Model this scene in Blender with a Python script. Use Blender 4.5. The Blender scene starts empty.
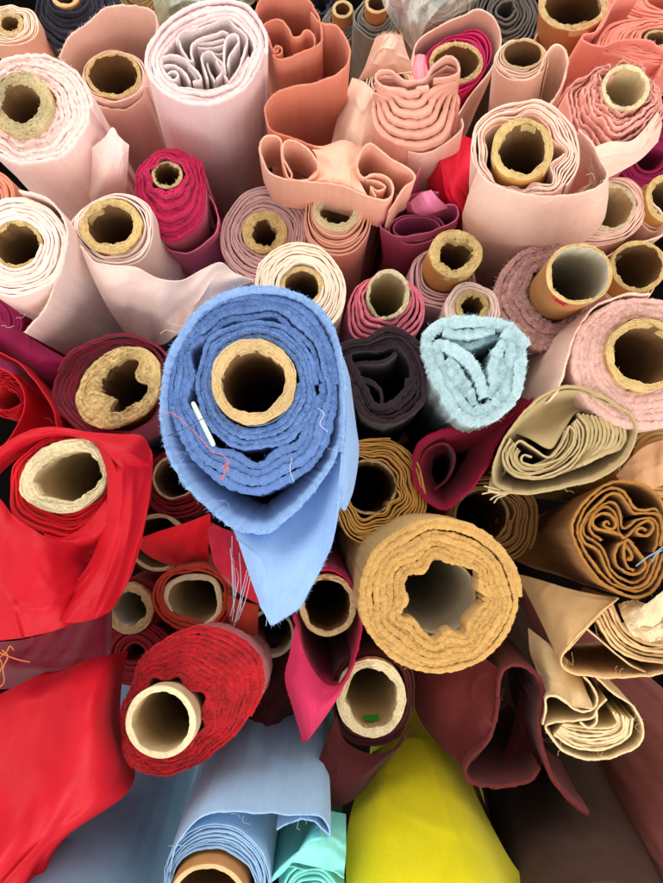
import bpy, math, random
import numpy as np
from mathutils import Vector, Matrix, noise as mn

SC = bpy.context.scene
COL = SC.collection
F = 700.0                       # focal length in photo pixels (photo is 663 x 883)
CU, CV = 331.5, 441.5
VP = (315.0, 490.0)             # where the rolls' axes converge
CAM_H = 2.25

def camdir(u, v):
    return np.array([(u - CU) / F, -(v - CV) / F, -1.0])

_a = camdir(*VP); _a /= np.linalg.norm(_a)
_Z = -_a
_X = np.array([1.0, 0, 0]); _X = _X - _Z * _X.dot(_Z); _X /= np.linalg.norm(_X)
_Y = np.cross(_Z, _X)
ROT = np.array([_X, _Y, _Z])    # camera space -> world
CAM = np.array([0.0, 0.0, CAM_H])

def W(u, v, d):
    return CAM + ROT @ (camdir(u, v) * d)

E1 = ROT @ np.array([1.0, 0, 0])
E2 = ROT @ np.array([0, 1.0, 0])

# ------------------------------------------------------------------ materials
def lin(c):
    o = []
    for x in c:
        x /= 255.0
        o.append(x / 12.92 if x <= 0.04045 else ((x + 0.055) / 1.055) ** 2.4)
    return (*o, 1.0)

def _mat(name):
    m = bpy.data.materials.new(name); m.use_nodes = True
    nt = m.node_tree
    return m, nt, nt.nodes, nt.links, nt.nodes['Principled BSDF']

_cache = {}
def fabric(name, rgb, kind='plain', var=0.10, dirt=None):
    """a cloth: weave or pile bump, gentle dye variation, sheen"""
    if name in _cache: return _cache[name]
    m, nt, N, L, b = _mat(name)
    tc = N.new('ShaderNodeTexCoord')
    oi = N.new('ShaderNodeObjectInfo')
    add = N.new('ShaderNodeVectorMath'); add.operation = 'ADD'
    L.new(tc.outputs['Object'], add.inputs[0])
    L.new(oi.outputs['Random'], add.inputs[1])
    base = lin(rgb)
    spec = dict(plain=(0.85, 0.22, 760, 0.5, 0.0012), terry=(0.95, 0.45, 620, 0.95, 0.0026), satin=(0.55, 0.04, 800, 0.35, 0.0009),
                velvet=(0.80, 0.8, 380, 0.5, 0.0016), sheer=(0.6, 0.3, 600, 0.3, 0.001), twill=(0.75, 0.25, 800, 0.5, 0.0012))[kind]
    n1 = N.new('ShaderNodeTexNoise'); n1.inputs['Scale'].default_value = spec[2]; n1.inputs['Detail'].default_value = 3
    n2 = N.new('ShaderNodeTexNoise'); n2.inputs['Scale'].default_value = 38; n2.inputs['Detail'].default_value = 5; n2.inputs['Roughness'].default_value = .65
    n3 = N.new('ShaderNodeTexNoise'); n3.inputs['Scale'].default_value = 9; n3.inputs['Detail'].default_value = 3
    for n in (n1, n2, n3): L.new(add.outputs[0], n.inputs['Vector'])
    # dye variation
    ramp = N.new('ShaderNodeValToRGB')
    lo = tuple(max(0, x * (1 - var * 2.0)) for x in base[:3]) + (1,)
    hi = tuple(min(1, x * (1 + var * 0.8) + 0.004) for x in base[:3]) + (1,)
    ramp.color_ramp.elements[0].color = lo; ramp.color_ramp.elements[0].position = .28
    ramp.color_ramp.elements[1].color = hi; ramp.color_ramp.elements[1].position = .72
    mix = N.new('ShaderNodeMix'); mix.data_type = 'FLOAT'; mix.inputs[0].default_value = .5 if kind in ('plain', 'twill', 'terry') else .35
    L.new(n2.outputs['Fac'], mix.inputs[2]); L.new(n1.outputs['Fac'], mix.inputs[3])
    L.new(mix.outputs[0], ramp.inputs['Fac'])
    mp = N.new('ShaderNodeMapping'); mp.inputs['Scale'].default_value = (1, 1, .05)
    n4 = N.new('ShaderNodeTexNoise'); n4.inputs['Scale'].default_value = 300; n4.inputs['Detail'].default_value = 4
    n5 = N.new('ShaderNodeTexNoise'); n5.inputs['Scale'].default_value = 7; n5.inputs['Detail'].default_value = 7; n5.inputs['Roughness'].default_value = .6
    L.new(add.outputs[0], mp.inputs['Vector']); L.new(mp.outputs[0], n4.inputs['Vector']); L.new(add.outputs[0], n5.inputs['Vector'])
    def rng_(n, lo_, hi_):
        r_ = N.new('ShaderNodeMapRange'); r_.inputs['From Min'].default_value = .3; r_.inputs['From Max'].default_value = .7
        r_.inputs['To Min'].default_value = lo_; r_.inputs['To Max'].default_value = hi_
        L.new(n.outputs['Fac'], r_.inputs['Value']); return r_
    ml = N.new('ShaderNodeMath'); ml.operation = 'MULTIPLY'
    L.new(rng_(n4, .965, 1.02).outputs[0], ml.inputs[0]); L.new(rng_(n5, .91, 1.04).outputs[0], ml.inputs[1])
    vm = N.new('ShaderNodeVectorMath'); vm.operation = 'SCALE'
    L.new(ramp.outputs['Color'], vm.inputs[0]); L.new(ml.outputs[0], vm.inputs['Scale'])
    L.new(vm.outputs[0], b.inputs['Base Color'])
    b.inputs['Roughness'].default_value = spec[0]
    b.inputs['Specular IOR Level'].default_value = {'satin': .22, 'velvet': .2, 'sheer': .4}.get(kind, .18)
    b.inputs['Sheen Weight'].default_value = spec[1]
    b.inputs['Sheen Roughness'].default_value = .45
    b.inputs['Sheen Tint'].default_value = tuple(min(1, .35 + .65 * x) for x in base[:3]) + (1,)
    bp1 = N.new('ShaderNodeBump'); bp1.inputs['Strength'].default_value = spec[3]; bp1.inputs['Distance'].default_value = spec[4]
    L.new(n1.outputs['Fac'], bp1.inputs['Height'])
    bp2 = N.new('ShaderNodeBump'); bp2.inputs['Strength'].default_value = .5; bp2.inputs['Distance'].default_value = .007
    L.new(n3.outputs['Fac'], bp2.inputs['Height']); L.new(bp1.outputs['Normal'], bp2.inputs['Normal'])
    L.new(bp2.outputs['Normal'], b.inputs['Normal'])
    _cache[name] = m
    return m

def card(name, rgb, rough=.85, bump=.6, var=.18, scale=260, stretch=(1, 1, 1)):
    if name in _cache: return _cache[name]
    m, nt, N, L, b = _mat(name)
    tc = N.new('ShaderNodeTexCoord')
    mp = N.new('ShaderNodeMapping'); mp.inputs['Scale'].default_value = stretch
    L.new(tc.outputs['Object'], mp.inputs['Vector'])
    n1 = N.new('ShaderNodeTexNoise'); n1.inputs['Scale'].default_value = scale; n1.inputs['Detail'].default_value = 6; n1.inputs['Roughness'].default_value = .7
    n2 = N.new('ShaderNodeTexNoise'); n2.inputs['Scale'].default_value = 30; n2.inputs['Detail'].default_value = 4
    L.new(mp.outputs[0], n1.inputs['Vector']); L.new(tc.outputs['Object'], n2.inputs['Vector'])
    mix = N.new('ShaderNodeMix'); mix.data_type = 'FLOAT'; mix.inputs[0].default_value = .5
    L.new(n1.outputs['Fac'], mix.inputs[2]); L.new(n2.outputs['Fac'], mix.inputs[3])
    ramp = N.new('ShaderNodeValToRGB'); base = lin(rgb)
    ramp.color_ramp.elements[0].color = tuple(x * (1 - var * 2) for x in base[:3]) + (1,); ramp.color_ramp.elements[0].position = .32
    ramp.color_ramp.elements[1].color = tuple(min(1, x * (1 + var)) for x in base[:3]) + (1,); ramp.color_ramp.elements[1].position = .68
    L.new(mix.outputs[0], ramp.inputs['Fac']); L.new(ramp.outputs['Color'], b.inputs['Base Color'])
    b.inputs['Roughness'].default_value = rough
    b.inputs['Specular IOR Level'].default_value = .25
    bp = N.new('ShaderNodeBump'); bp.inputs['Strength'].default_value = bump; bp.inputs['Distance'].default_value = .0015
    L.new(n1.outputs['Fac'], bp.inputs['Height']); L.new(bp.outputs['Normal'], b.inputs['Normal'])
    _cache[name] = m
    return m

def solid(name, rgb, rough=.5, trans=0.0, alpha=1.0):
    if name in _cache: return _cache[name]
    m, nt, N, L, b = _mat(name)
    b.inputs['Base Color'].default_value = lin(rgb); b.inputs['Roughness'].default_value = rough
    b.inputs['Transmission Weight'].default_value = trans
    b.inputs['Alpha'].default_value = alpha
    tc = N.new('ShaderNodeTexCoord'); n = N.new('ShaderNodeTexNoise'); n.inputs['Scale'].default_value = 60
    L.new(tc.outputs['Object'], n.inputs['Vector'])
    bp = N.new('ShaderNodeBump'); bp.inputs['Strength'].default_value = .3; bp.inputs['Distance'].default_value = .002
    L.new(n.outputs['Fac'], bp.inputs['Height']); L.new(bp.outputs['Normal'], b.inputs['Normal'])
    _cache[name] = m
    return m

# ------------------------------------------------------------------ mesh helpers
class MB:
    def __init__(s): s.v = []; s.f = []; s.m = []; s.n = 0
    def add(s, verts, faces, mi=0):
        verts = np.asarray(verts, float)
        faces = np.asarray(faces, int) + s.n
        s.v.append(verts); s.n += len(verts)
        if faces.shape[1] == 3: faces = np.concatenate([faces, -np.ones((len(faces), 1), int)], 1)
        s.f.append(faces)
        s.m.append(np.full(len(faces), mi, int) if np.isscalar(mi) else np.asarray(mi, int))
    def build(s, name, mats, root, label=None):
        v = np.concatenate(s.v); f = np.concatenate(s.f); mi = np.concatenate(s.m)
        off = np.array(root.location) if root is not None else np.zeros(3)
        v = v - off
        me = bpy.data.meshes.new(name)
        tri = f[:, 3] < 0
        cnt = np.where(tri, 3, 4)
        loops = f.reshape(-1); loops = loops[loops >= 0]
        me.vertices.add(len(v)); me.vertices.foreach_set('co', v.astype(np.float32).ravel())
        me.loops.add(len(loops)); me.loops.foreach_set('vertex_index', loops.astype(np.int32))
        me.polygons.add(len(f))
        st = np.concatenate([[0], np.cumsum(cnt)[:-1]])
        me.polygons.foreach_set('loop_start', st.astype(np.int32))
        me.polygons.foreach_set('loop_total', cnt.astype(np.int32))
        if not isinstance(mats, (list, tuple)): mats = [mats]
        for m in mats: me.materials.append(m)
        me.polygons.foreach_set('material_index', np.minimum(mi, len(mats) - 1).astype(np.int32))
        me.polygons.foreach_set('use_smooth', np.ones(len(f), bool))
        me.update(calc_edges=True); me.validate()
        o = bpy.data.objects.new(name, me); COL.objects.link(o)
        if root is not None: o.parent = root
        if label: o['label'] = label
        return o

def grid_faces(nu, nv, wrap_u=False):
    iu = np.arange(nu if wrap_u else nu - 1); iv = np.arange(nv - 1)
    a, b = np.meshgrid(iu, iv, indexing='ij')
    a2 = (a + 1) % nu
    return np.stack([a * nv + b, a * nv + b + 1, a2 * nv + b + 1, a2 * nv + b], -1).reshape(-1, 4)

def noise1(x, seed, n=1024):
    """smooth 1d noise in about [-1,1]"""
    r = np.random.RandomState(seed * 7919 % 100003).uniform(-1, 1, n)
    i = np.floor(x).astype(int); f = x - i; f = f * f * (3 - 2 * f)
    return r[i % n] * (1 - f) + r[(i + 1) % n] * f

def noise2(x, y, seed):
    r = np.random.RandomState(seed * 104729 % 100003).uniform(-1, 1, (128, 128))
    i = np.floor(x).astype(int); j = np.floor(y).astype(int)
    f = x - i; g = y - j; f = f * f * (3 - 2 * f); g = g * g * (3 - 2 * g)
    i0, i1, j0, j1 = i % 128, (i + 1) % 128, j % 128, (j + 1) % 128
    return (r[i0, j0] * (1 - f) + r[i1, j0] * f) * (1 - g) + (r[i0, j1] * (1 - f) + r[i1, j1] * f) * g

def catmull(P, n_per=12, closed=False):
    P = np.asarray(P, float)
    out = []
    n = len(P)
    segs = n if closed else n - 1
    for i in range(segs):
        if closed: p0, p1, p2, p3 = P[(i - 1) % n], P[i], P[(i + 1) % n], P[(i + 2) % n]
        else:
            p1, p2 = P[i], P[i + 1]
            p0 = P[i - 1] if i > 0 else 2 * p1 - p2
            p3 = P[i + 2] if i + 2 < n else 2 * p2 - p1
        t = np.linspace(0, 1, n_per, endpoint=False)[:, None]
        out.append(.5 * ((2 * p1) + (-p0 + p2) * t + (2 * p0 - 5 * p1 + 4 * p2 - p3) * t ** 2 + (-p0 + 3 * p1 - 3 * p2 + p3) * t ** 3))
    if not closed: out.append(P[-1:])
    return np.concatenate(out)

def resample(P, step=None, n=None, closed=False):
    if closed: P = np.concatenate([P, P[:1]])
    seg = np.linalg.norm(np.diff(P, axis=0), axis=1); s = np.concatenate([[0], np.cumsum(seg)])
    if n is None: n = max(4, int(s[-1] / step) + 1)
    t = np.linspace(0, s[-1], n)
    return np.stack([np.interp(t, s, P[:, k]) for k in range(P.shape[1])], 1)

class Frame: pass
def thing(name, label, cat, u, v, d, vp=VP, group='fabric rolls packed upright side by side'):
    fr = Frame(); fr.u, fr.v, fr.d = u, v, d
    fr.s = d / F
    fr.O = W(u, v, d)
    A = ROT @ camdir(*vp); A /= np.linalg.norm(A)
    fr.A = A
    fr.L = (fr.O[2] - 0.004) / (-A[2])
    o = bpy.data.objects.new(name, None); COL.objects.link(o)
    o.location = Vector(fr.O + A * fr.L); o.empty_display_size = .05
    o['label'] = label; o['category'] = cat
    if group: o['group'] = group
    fr.root = o
    return fr

def loc(fr, x, y, z):
    """local px -> world; x right, y down, z towards the viewer"""
    x, y, z = np.broadcast_arrays(x, y, z)
    return fr.O + fr.s * (x[..., None] * E1 - y[..., None] * E2 - z[..., None] * fr.A)

def fibres(mb, base, outd, length, width, rng, mi=0, spread=.8):
    """small tapering fibres standing on base points (n x 3), leaning along outd (n x 3)"""
    n = len(base)
    d = outd + rng.normal(0, spread, (n, 3)) * 0.7
    d /= np.linalg.norm(d, axis=1)[:, None] + 1e-9
    side = np.cross(d, rng.normal(0, 1, (n, 3))); side /= np.linalg.norm(side, axis=1)[:, None] + 1e-9
    ln = length * rng.uniform(.45, 1.25, n)[:, None]
    bend = rng.normal(0, .35, (n, 3))
    p0 = base - side * width; p1 = base + side * width
    mid = base + d * ln * .55; tip = base + (d + bend) * ln
    V = np.stack([p0, p1, mid + side * width * .7, mid - side * width * .7, tip], 1).reshape(-1, 3)
    k = np.arange(n)[:, None] * 5
    mb.add(V, np.concatenate([k, k + 1, k + 2, k + 3], 1), mi)
    # the tip triangle indexes the same block
    f = np.concatenate([k + 3, k + 2, k + 4], 1) + (mb.n - len(V))
    mb.f.append(np.concatenate([f, -np.ones((n, 1), int)], 1)); mb.m.append(np.full(n, mi, int))

LEVELS = np.array([0.0, .002, .006, .014, .03, .055, .09, .14, .21, .31, .45, .65, 1.0])

def ribbon(mb, fr, pts, z, depth, th, seed=1, crease=0.0, rough=0.0, mi=(0, 0, 0), flare=None, fuzz=None, ckx=.035, ckz=9.0, tuck=None):
    """cloth standing on edge along pts (local px): outer face, rounded hem, inner face.  depth in metres per sample"""
    pts = np.asarray(pts, float); n = len(pts)
    z = np.broadcast_to(np.asarray(z, float), (n,)).copy()
    depth = np.broadcast_to(np.asarray(depth, float), (n,))
    th = np.broadcast_to(np.asarray(th, float), (n,)).copy()
    rng = np.random.RandomState(seed)
    t = np.gradient(pts, axis=0); t /= np.linalg.norm(t, axis=1)[:, None] + 1e-9
    nrm = np.stack([t[:, 1], -t[:, 0]], 1)
    arc = np.concatenate([[0], np.cumsum(np.linalg.norm(np.diff(pts, axis=0), axis=1))])
    lat0 = np.where(th < 3.2, .9, .3) * (noise1(arc / 9.0, seed + 61) * .6 + noise1(arc / 21.0, seed + 62)) * (.5 if len(pts) < 40 else 1)
    if rough:
        z += rough * (noise1(arc / 2.2, seed + 3) * .7 + noise1(arc / 6.0, seed + 4) * .6)
        th *= 1 + .22 * noise1(arc / 3.0, seed + 5)
        lat = rough * .45 * noise1(arc / 3.1, seed + 6)
    else:
        lat = np.zeros(n)
    lat = lat + lat0
    half = th / 2
    lv = LEVELS[::-1]
    K = len(lv)
    px = np.zeros((n, 2 * K + 3)); py = px.copy(); pz = px.copy()
    def put(col, off, zz, dm=None):
        o = off + lat
        if dm is not None and crease:
            ramp = np.clip(dm / .10, 0, 1)
            c = crease * ramp * (noise2(arc * ckx, dm * ckz, seed + 9) + .45 * noise2(arc * ckx * 2.3, dm * ckz * 1.7, seed + 10))
            rg = noise2(arc * .016 + dm * 5.0, dm * 3.0 - arc * .004, seed + 12)
            c = c + crease * .9 * ramp * np.exp(-(rg / .11) ** 2) * (noise2(arc * .01, dm * 2.0, seed + 13) > -.1)
            o = o + c
        if flare is not None and dm is not None:
            o = o + flare * np.clip(dm / .08, 0, 1)
        px[:, col] = pts[:, 0] + nrm[:, 0] * o; py[:, col] = pts[:, 1] + nrm[:, 1] * o; pz[:, col] = zz
    for k, f in enumerate(lv):
        dm = f * depth
        put(k, half, z - dm / fr.s, dm)
        put(2 * K + 2 - k, -half, z - dm / fr.s, dm)
    put(K, half * .80, z + half * .24); put(K + 1, 0 * half, z + half * .36); put(K + 2, -half * .80, z + half * .24)
    if rough:
        for c in (K, K + 1, K + 2):
            pz[:, c] += rough * .5 * rng.uniform(-1, 1, n)
            px[:, c] += rough * .25 * rng.uniform(-1, 1, n); py[:, c] += rough * .25 * rng.uniform(-1, 1, n)
    V = loc(fr, px, py, pz)
    nv = 2 * K + 3
    fc = grid_faces(n, nv)
    col = np.tile(np.arange(nv - 1), n - 1)
    mm = np.where(col < K - 1, mi[0], np.where(col < K + 3, mi[1], mi[2]))
    mb.add(V.reshape(-1, 3), fc, mm)
    # close both ends
    for e in (0, n - 1):
        Ve = V[e]
        q = np.array([[k, k + 1, nv - 2 - k, nv - 1 - k] for k in range(K)])
        if e == 0: q = q[:, ::-1]
        mb.add(Ve, q, mi[0])
    if fuzz:
        dens, ln, wd = fuzz[:3]
        m = int(arc[-1] * dens)
        i = rng.randint(0, n, m); a = rng.uniform(-1, 1, m)
        bx = pts[i, 0] + nrm[i, 0] * (half[i] * a + lat[i]) + t[i, 0] * rng.uniform(-1.5, 1.5, m)
        by = pts[i, 1] + nrm[i, 1] * (half[i] * a + lat[i]) + t[i, 1] * rng.uniform(-1.5, 1.5, m)
        bz = z[i] + half[i] * .7 * np.sqrt(np.clip(1 - a * a, 0, 1)) - .3
        dw = np.abs(rng.normal(0, 2.0, m)) * (np.abs(a) > .7)
        bz = bz - dw * 2
        base = loc(fr, bx, by, bz)
        od = (nrm[i, 0] * a)[:, None] * E1 - (nrm[i, 1] * a)[:, None] * E2 - fr.A * .8
        fibres(mb, base, od, ln * fr.s, wd * fr.s, rng, mi[1])

def unproj(fr, pts, z):
    """outline given in photo px for a cut at height z along the roll -> px around the roll's own axis"""
    c = (fr.O - CAM - fr.A * z * fr.s) @ ROT
    d2 = -c[2]; cu = CU + F * c[0] / d2; cv = CV - F * c[1] / d2
    return [((x - cu) * d2 / fr.d + fr.u, (y - cv) * d2 / fr.d + fr.v) for x, y in pts]

def polar(shape, fr):
    """shape: r | (rx, ry) | (rx, ry, dx, dy) | list of photo px points -> r(phi) around the frame's centre"""
    if np.isscalar(shape): return lambda p: np.full_like(p, float(shape))
    if len(shape) in (2, 4) and np.isscalar(shape[0]):
        rx, ry = shape[:2]; dx, dy = (shape[2:] if len(shape) == 4 else (0, 0))
        q = np.linspace(0, 2 * np.pi, 240, endpoint=False)
        P = np.stack([dx + rx * np.cos(q), dy + ry * np.sin(q)], 1)
    else:
        P = catmull(np.asarray(shape, float) - np.array([fr.u, fr.v]), 14, True)
    a = np.arctan2(P[:, 1], P[:, 0]) % (2 * np.pi); r = np.hypot(P[:, 0], P[:, 1])
    k = np.argsort(a); a, r = a[k], r[k]
    aa = np.concatenate([a - 2 * np.pi, a, a + 2 * np.pi]); rr = np.concatenate([r, r, r])
    return lambda p: np.interp(p % (2 * np.pi), aa, rr)

def wound(fr, mat, out, inn, turns=6, th=.8, wave=(0, 0, 5), zj=2.0, cone=0.0, conep=1.0, step=3.0, phase=0.0, ccw=False, seed=1, rough=0.0,
          fuzz=None, crease=3.0, z0=0.0, tilt=(0, 0), name='wound_fabric', full=1.12, shallow=.07, mi=(0, 0, 0), gam=1.0, label=None, proj=False, mid=0.0, gap=.26):
    if proj: out = unproj(fr, out, z0)
    ro, ri = polar(out, fr), polar(inn, fr)
    Rm = float(np.mean(ro(np.linspace(0, 6.28, 60))))
    npt = max(60, int(2 * np.pi * Rm * .8 / step))
    th = th if th > 1.0 else min(1.08, th * 1.28)
    if rough < .55 and turns >= 3 and turns * 1.35 * 1.9 < Rm: turns = turns * 1.35
    n = int(npt * turns)
    th_ = np.linspace(0, 2 * np.pi * turns, n); t = th_ / th_[-1]
    phi = phase + (-th_ if ccw else th_)
    rng = np.random.RandomState(seed)
    a, b = ri(phi), ro(phi)
    # keep the last turn on the outline: the radius grows a turn at a time
    tt = t ** gam
    r = a + (b - a) * tt
    if wave[0] or wave[1]:
        A = wave[0] * (1 - t) + wave[1] * t + mid * np.sin(np.pi * t) ** 2
        w = np.zeros(n); fq = wave[2]
        for k in range(max(2, fq - 2), fq + 4):
            w += rng.uniform(.35, 1) * np.sin(k * phi + rng.uniform(0, 6.28) + rng.uniform(-1, 1) * 1.2 * t)
        r = r + A * w * .6
    pitch = np.mean(b - a) / turns
    tn = th_ / (2 * np.pi)
    edge = np.clip(np.minimum(tn, turns - tn), 0, 1)
    r = r + pitch * edge * (.22 * noise1(tn * 2.3, seed + 31) + .12 * noise1(tn * 7.1, seed + 32))
    P = np.stack([r * np.cos(phi), r * np.sin(phi)], 1)
    z = z0 + zj * (noise1(th_ * .23, seed + 1) * .8 + noise1(th_ * .8, seed + 2) * .35 + .2 * noise1(th_ * 3.1, seed + 3)) + cone * (1 - t) ** conep
    z = z + tilt[0] * P[:, 0] + tilt[1] * P[:, 1]
    depth = np.where(th_ > th_[-1] - 2 * np.pi * full, fr.L + z * fr.s - .004, shallow)
    lt = (.35 * pitch + .65 * (b - a) / turns) * th * (1 - gap * np.clip(noise1(tn * 3.3, seed + 33), 0, 1)) * (1 - .10 * np.clip(noise1(tn * 11, seed + 34), -1, 1))
    mb = MB()
    ribbon(mb, fr, P, z, depth, np.maximum(lt, .6), seed=seed, crease=crease, rough=rough, mi=mi, fuzz=fuzz)
    return mb.build(name, mat, fr.root, label)

def strip(fr, mat, path, th=2.0, z=0.0, seed=1, closed=False, crease=2.0, rough=0.0, fuzz=None, step=2.5, depth=None, name='loose_wrap', mi=(0, 0, 0), zj=1.5,
          zpts=None, flare=None, ckx=.035, ckz=9.0, label=None, smooth=True):
    P0 = np.asarray(path, float)
    if zpts is not None: P0 = np.concatenate([P0, np.asarray(zpts, float)[:, None]], 1)
    P = catmull(P0, 14, closed)
    P = resample(P, step, closed=closed)
    zz = z + (P[:, 2] if zpts is not None else 0)
    P = P[:, :2] - np.array([fr.u, fr.v])
    arc = np.arange(len(P)) * step
    zz = zz + zj * noise1(arc / 23.0, seed + 21)
    dp = (fr.L + zz * fr.s - .004) if depth is None else depth
    mb = MB()
    ribbon(mb, fr, P, zz, dp, th, seed=seed, crease=crease, rough=rough, fuzz=fuzz, mi=mi, flare=flare, ckx=ckx, ckz=ckz)
    return mb.build(name, mat, fr.root, label)

def tube(fr, R, th, z=0.0, rough=1.0, jag=1.0, hole=None, seed=1, mats=None, name='core_tube', wob=.03, length=None, layers=5, tilt=(0, 0), notch=None):
    """cardboard core: outer wall, layered torn rim, inner wall"""
    mats = mats or TUBE
    rng = np.random.RandomState(seed)
    n = 240
    phi = np.linspace(0, 2 * np.pi, n, endpoint=False)
    ro = polar(R, fr)(phi)
    if hole is None: ri = ro - th
    else: ri = polar(hole, fr)(phi)
    per = lambda k, s: noise1((phi / (2 * np.pi)) * k, s, n=k)
    ro = ro * (1 + wob * (per(5, seed) + .4 * per(11, seed + 1)))
    ri = ri * (1 + wob * (per(5, seed) + .4 * per(11, seed + 1))) + .72 * jag * (per(14, seed + 2) * .9 + per(31, seed + 3) * .6 + per(70, seed + 4) * .25)
    ri = np.minimum(ri, ro - th * .22 - .6)
    L = (fr.L + z * fr.s - .004) if length is None else length
    nr = 13 if th > 6 else 9
    cols = []
    lv = LEVELS[::-1]
    zt = z + tilt[0] * ro * np.cos(phi) + tilt[1] * ro * np.sin(phi)
    if notch is not None:
        a0, wd, dp = notch
        dd = np.angle(np.exp(1j * (phi - a0)))
        zt = zt - dp * np.exp(-(dd / wd) ** 2) * (1 + .3 * per(40, seed + 8))
    edge_o = rough * (per(19, seed + 5) * .5 + per(60, seed + 6) * .25)
    edge_i = rough * (per(23, seed + 7) * .9 + per(67, seed + 8) * .5)
    for f in lv: cols.append((ro, zt - f * L / fr.s + edge_o * (f == 0)))
    for k in range(1, nr):
        t = k / nr
        rr = ro + (ri - ro) * t
        prof = .9 * math.sin(math.pi * t) * min(2.0, th * .12)
        g = (k * layers) // nr
        lay = .55 * rough * (.34 * noise1((phi / 6.2832) * 22, seed + 31 * g, n=22) + .34 * noise1((phi / 6.2832) * 75, seed + 41 * g, n=75) + .16 * rng.uniform(-1, 1, n)) + (.12 + rough * .10) * (-1) ** k
        cols.append((rr + rough * .10 * noise1((phi / 6.2832) * 90, seed + 77 * k, n=90), zt + prof + lay * (.5 + .5 * t)))
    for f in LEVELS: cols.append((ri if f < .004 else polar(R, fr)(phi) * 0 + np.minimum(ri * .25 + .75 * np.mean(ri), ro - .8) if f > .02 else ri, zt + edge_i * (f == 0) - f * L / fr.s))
    nc = len(cols)
    rr = np.stack([c[0] for c in cols], 1); zz = np.stack([np.broadcast_to(c[1], (n,)) for c in cols], 1)
    V = loc(fr, rr * np.cos(phi)[:, None], rr * np.sin(phi)[:, None], zz)
    fc = grid_faces(n, nc, True)
    c = np.tile(np.arange(nc - 1), n)
    K = len(lv)
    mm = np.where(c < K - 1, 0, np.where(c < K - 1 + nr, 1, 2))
    mb = MB(); mb.add(V.reshape(-1, 3), fc, mm)
    if th > 6:                            # separate paper plies with torn edges
        for g in range(layers):
            q = (g + .5) / layers
            pr = ri + (ro - ri) * q + .5 * noise1((phi / 6.2832) * 17, seed + 91 * g, n=17)
            P = np.stack([pr * np.cos(phi), pr * np.sin(phi)], 1); P = np.concatenate([P, P[:1]])
            zp = zt + .5 + rough * (.22 * noise1((phi / 6.2832) * 13, seed + 13 * g, n=13) + .22 * noise1((phi / 6.2832) * 37, seed + 17 * g, n=37)) - .25 * rough * (layers - 1 - g) / layers
            zp = np.concatenate([zp, zp[:1]])
            ribbon(mb, fr, P, zp, .012, np.concatenate([(ro - ri), (ro - ri)[:1]]) / layers * rng.uniform(.62, .95), seed=seed + g, rough=.22 + .12 * rough, mi=(1, 1, 1))
    if rough > 1.2:                       # paper fibres at a torn rim
        m = int(60 * rough)
        i = rng.randint(0, n, m); k = rng.randint(K, K + nr - 1, m)
        base = V[i, k]
        od = -np.tile(fr.A, (m, 1)) + rng.normal(0, .6, (m, 3))
        fibres(mb, base, od, 2.6 * fr.s, .35 * fr.s, rng, 1)
    return mb.build(name, mats, fr.root)

def sheet(fr, mat, rows, th=1.2, wr=0.0, *args, **kw):
    if args and not isinstance(args[0], tuple): kw['cr'] = args[0]; args = args[1:]
    for k_, v_ in zip(('wk', 'seed', 'nu', 'nv'), args): kw[k_] = v_
    return _sheet(fr, mat, rows, th, wr, **kw)

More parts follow.
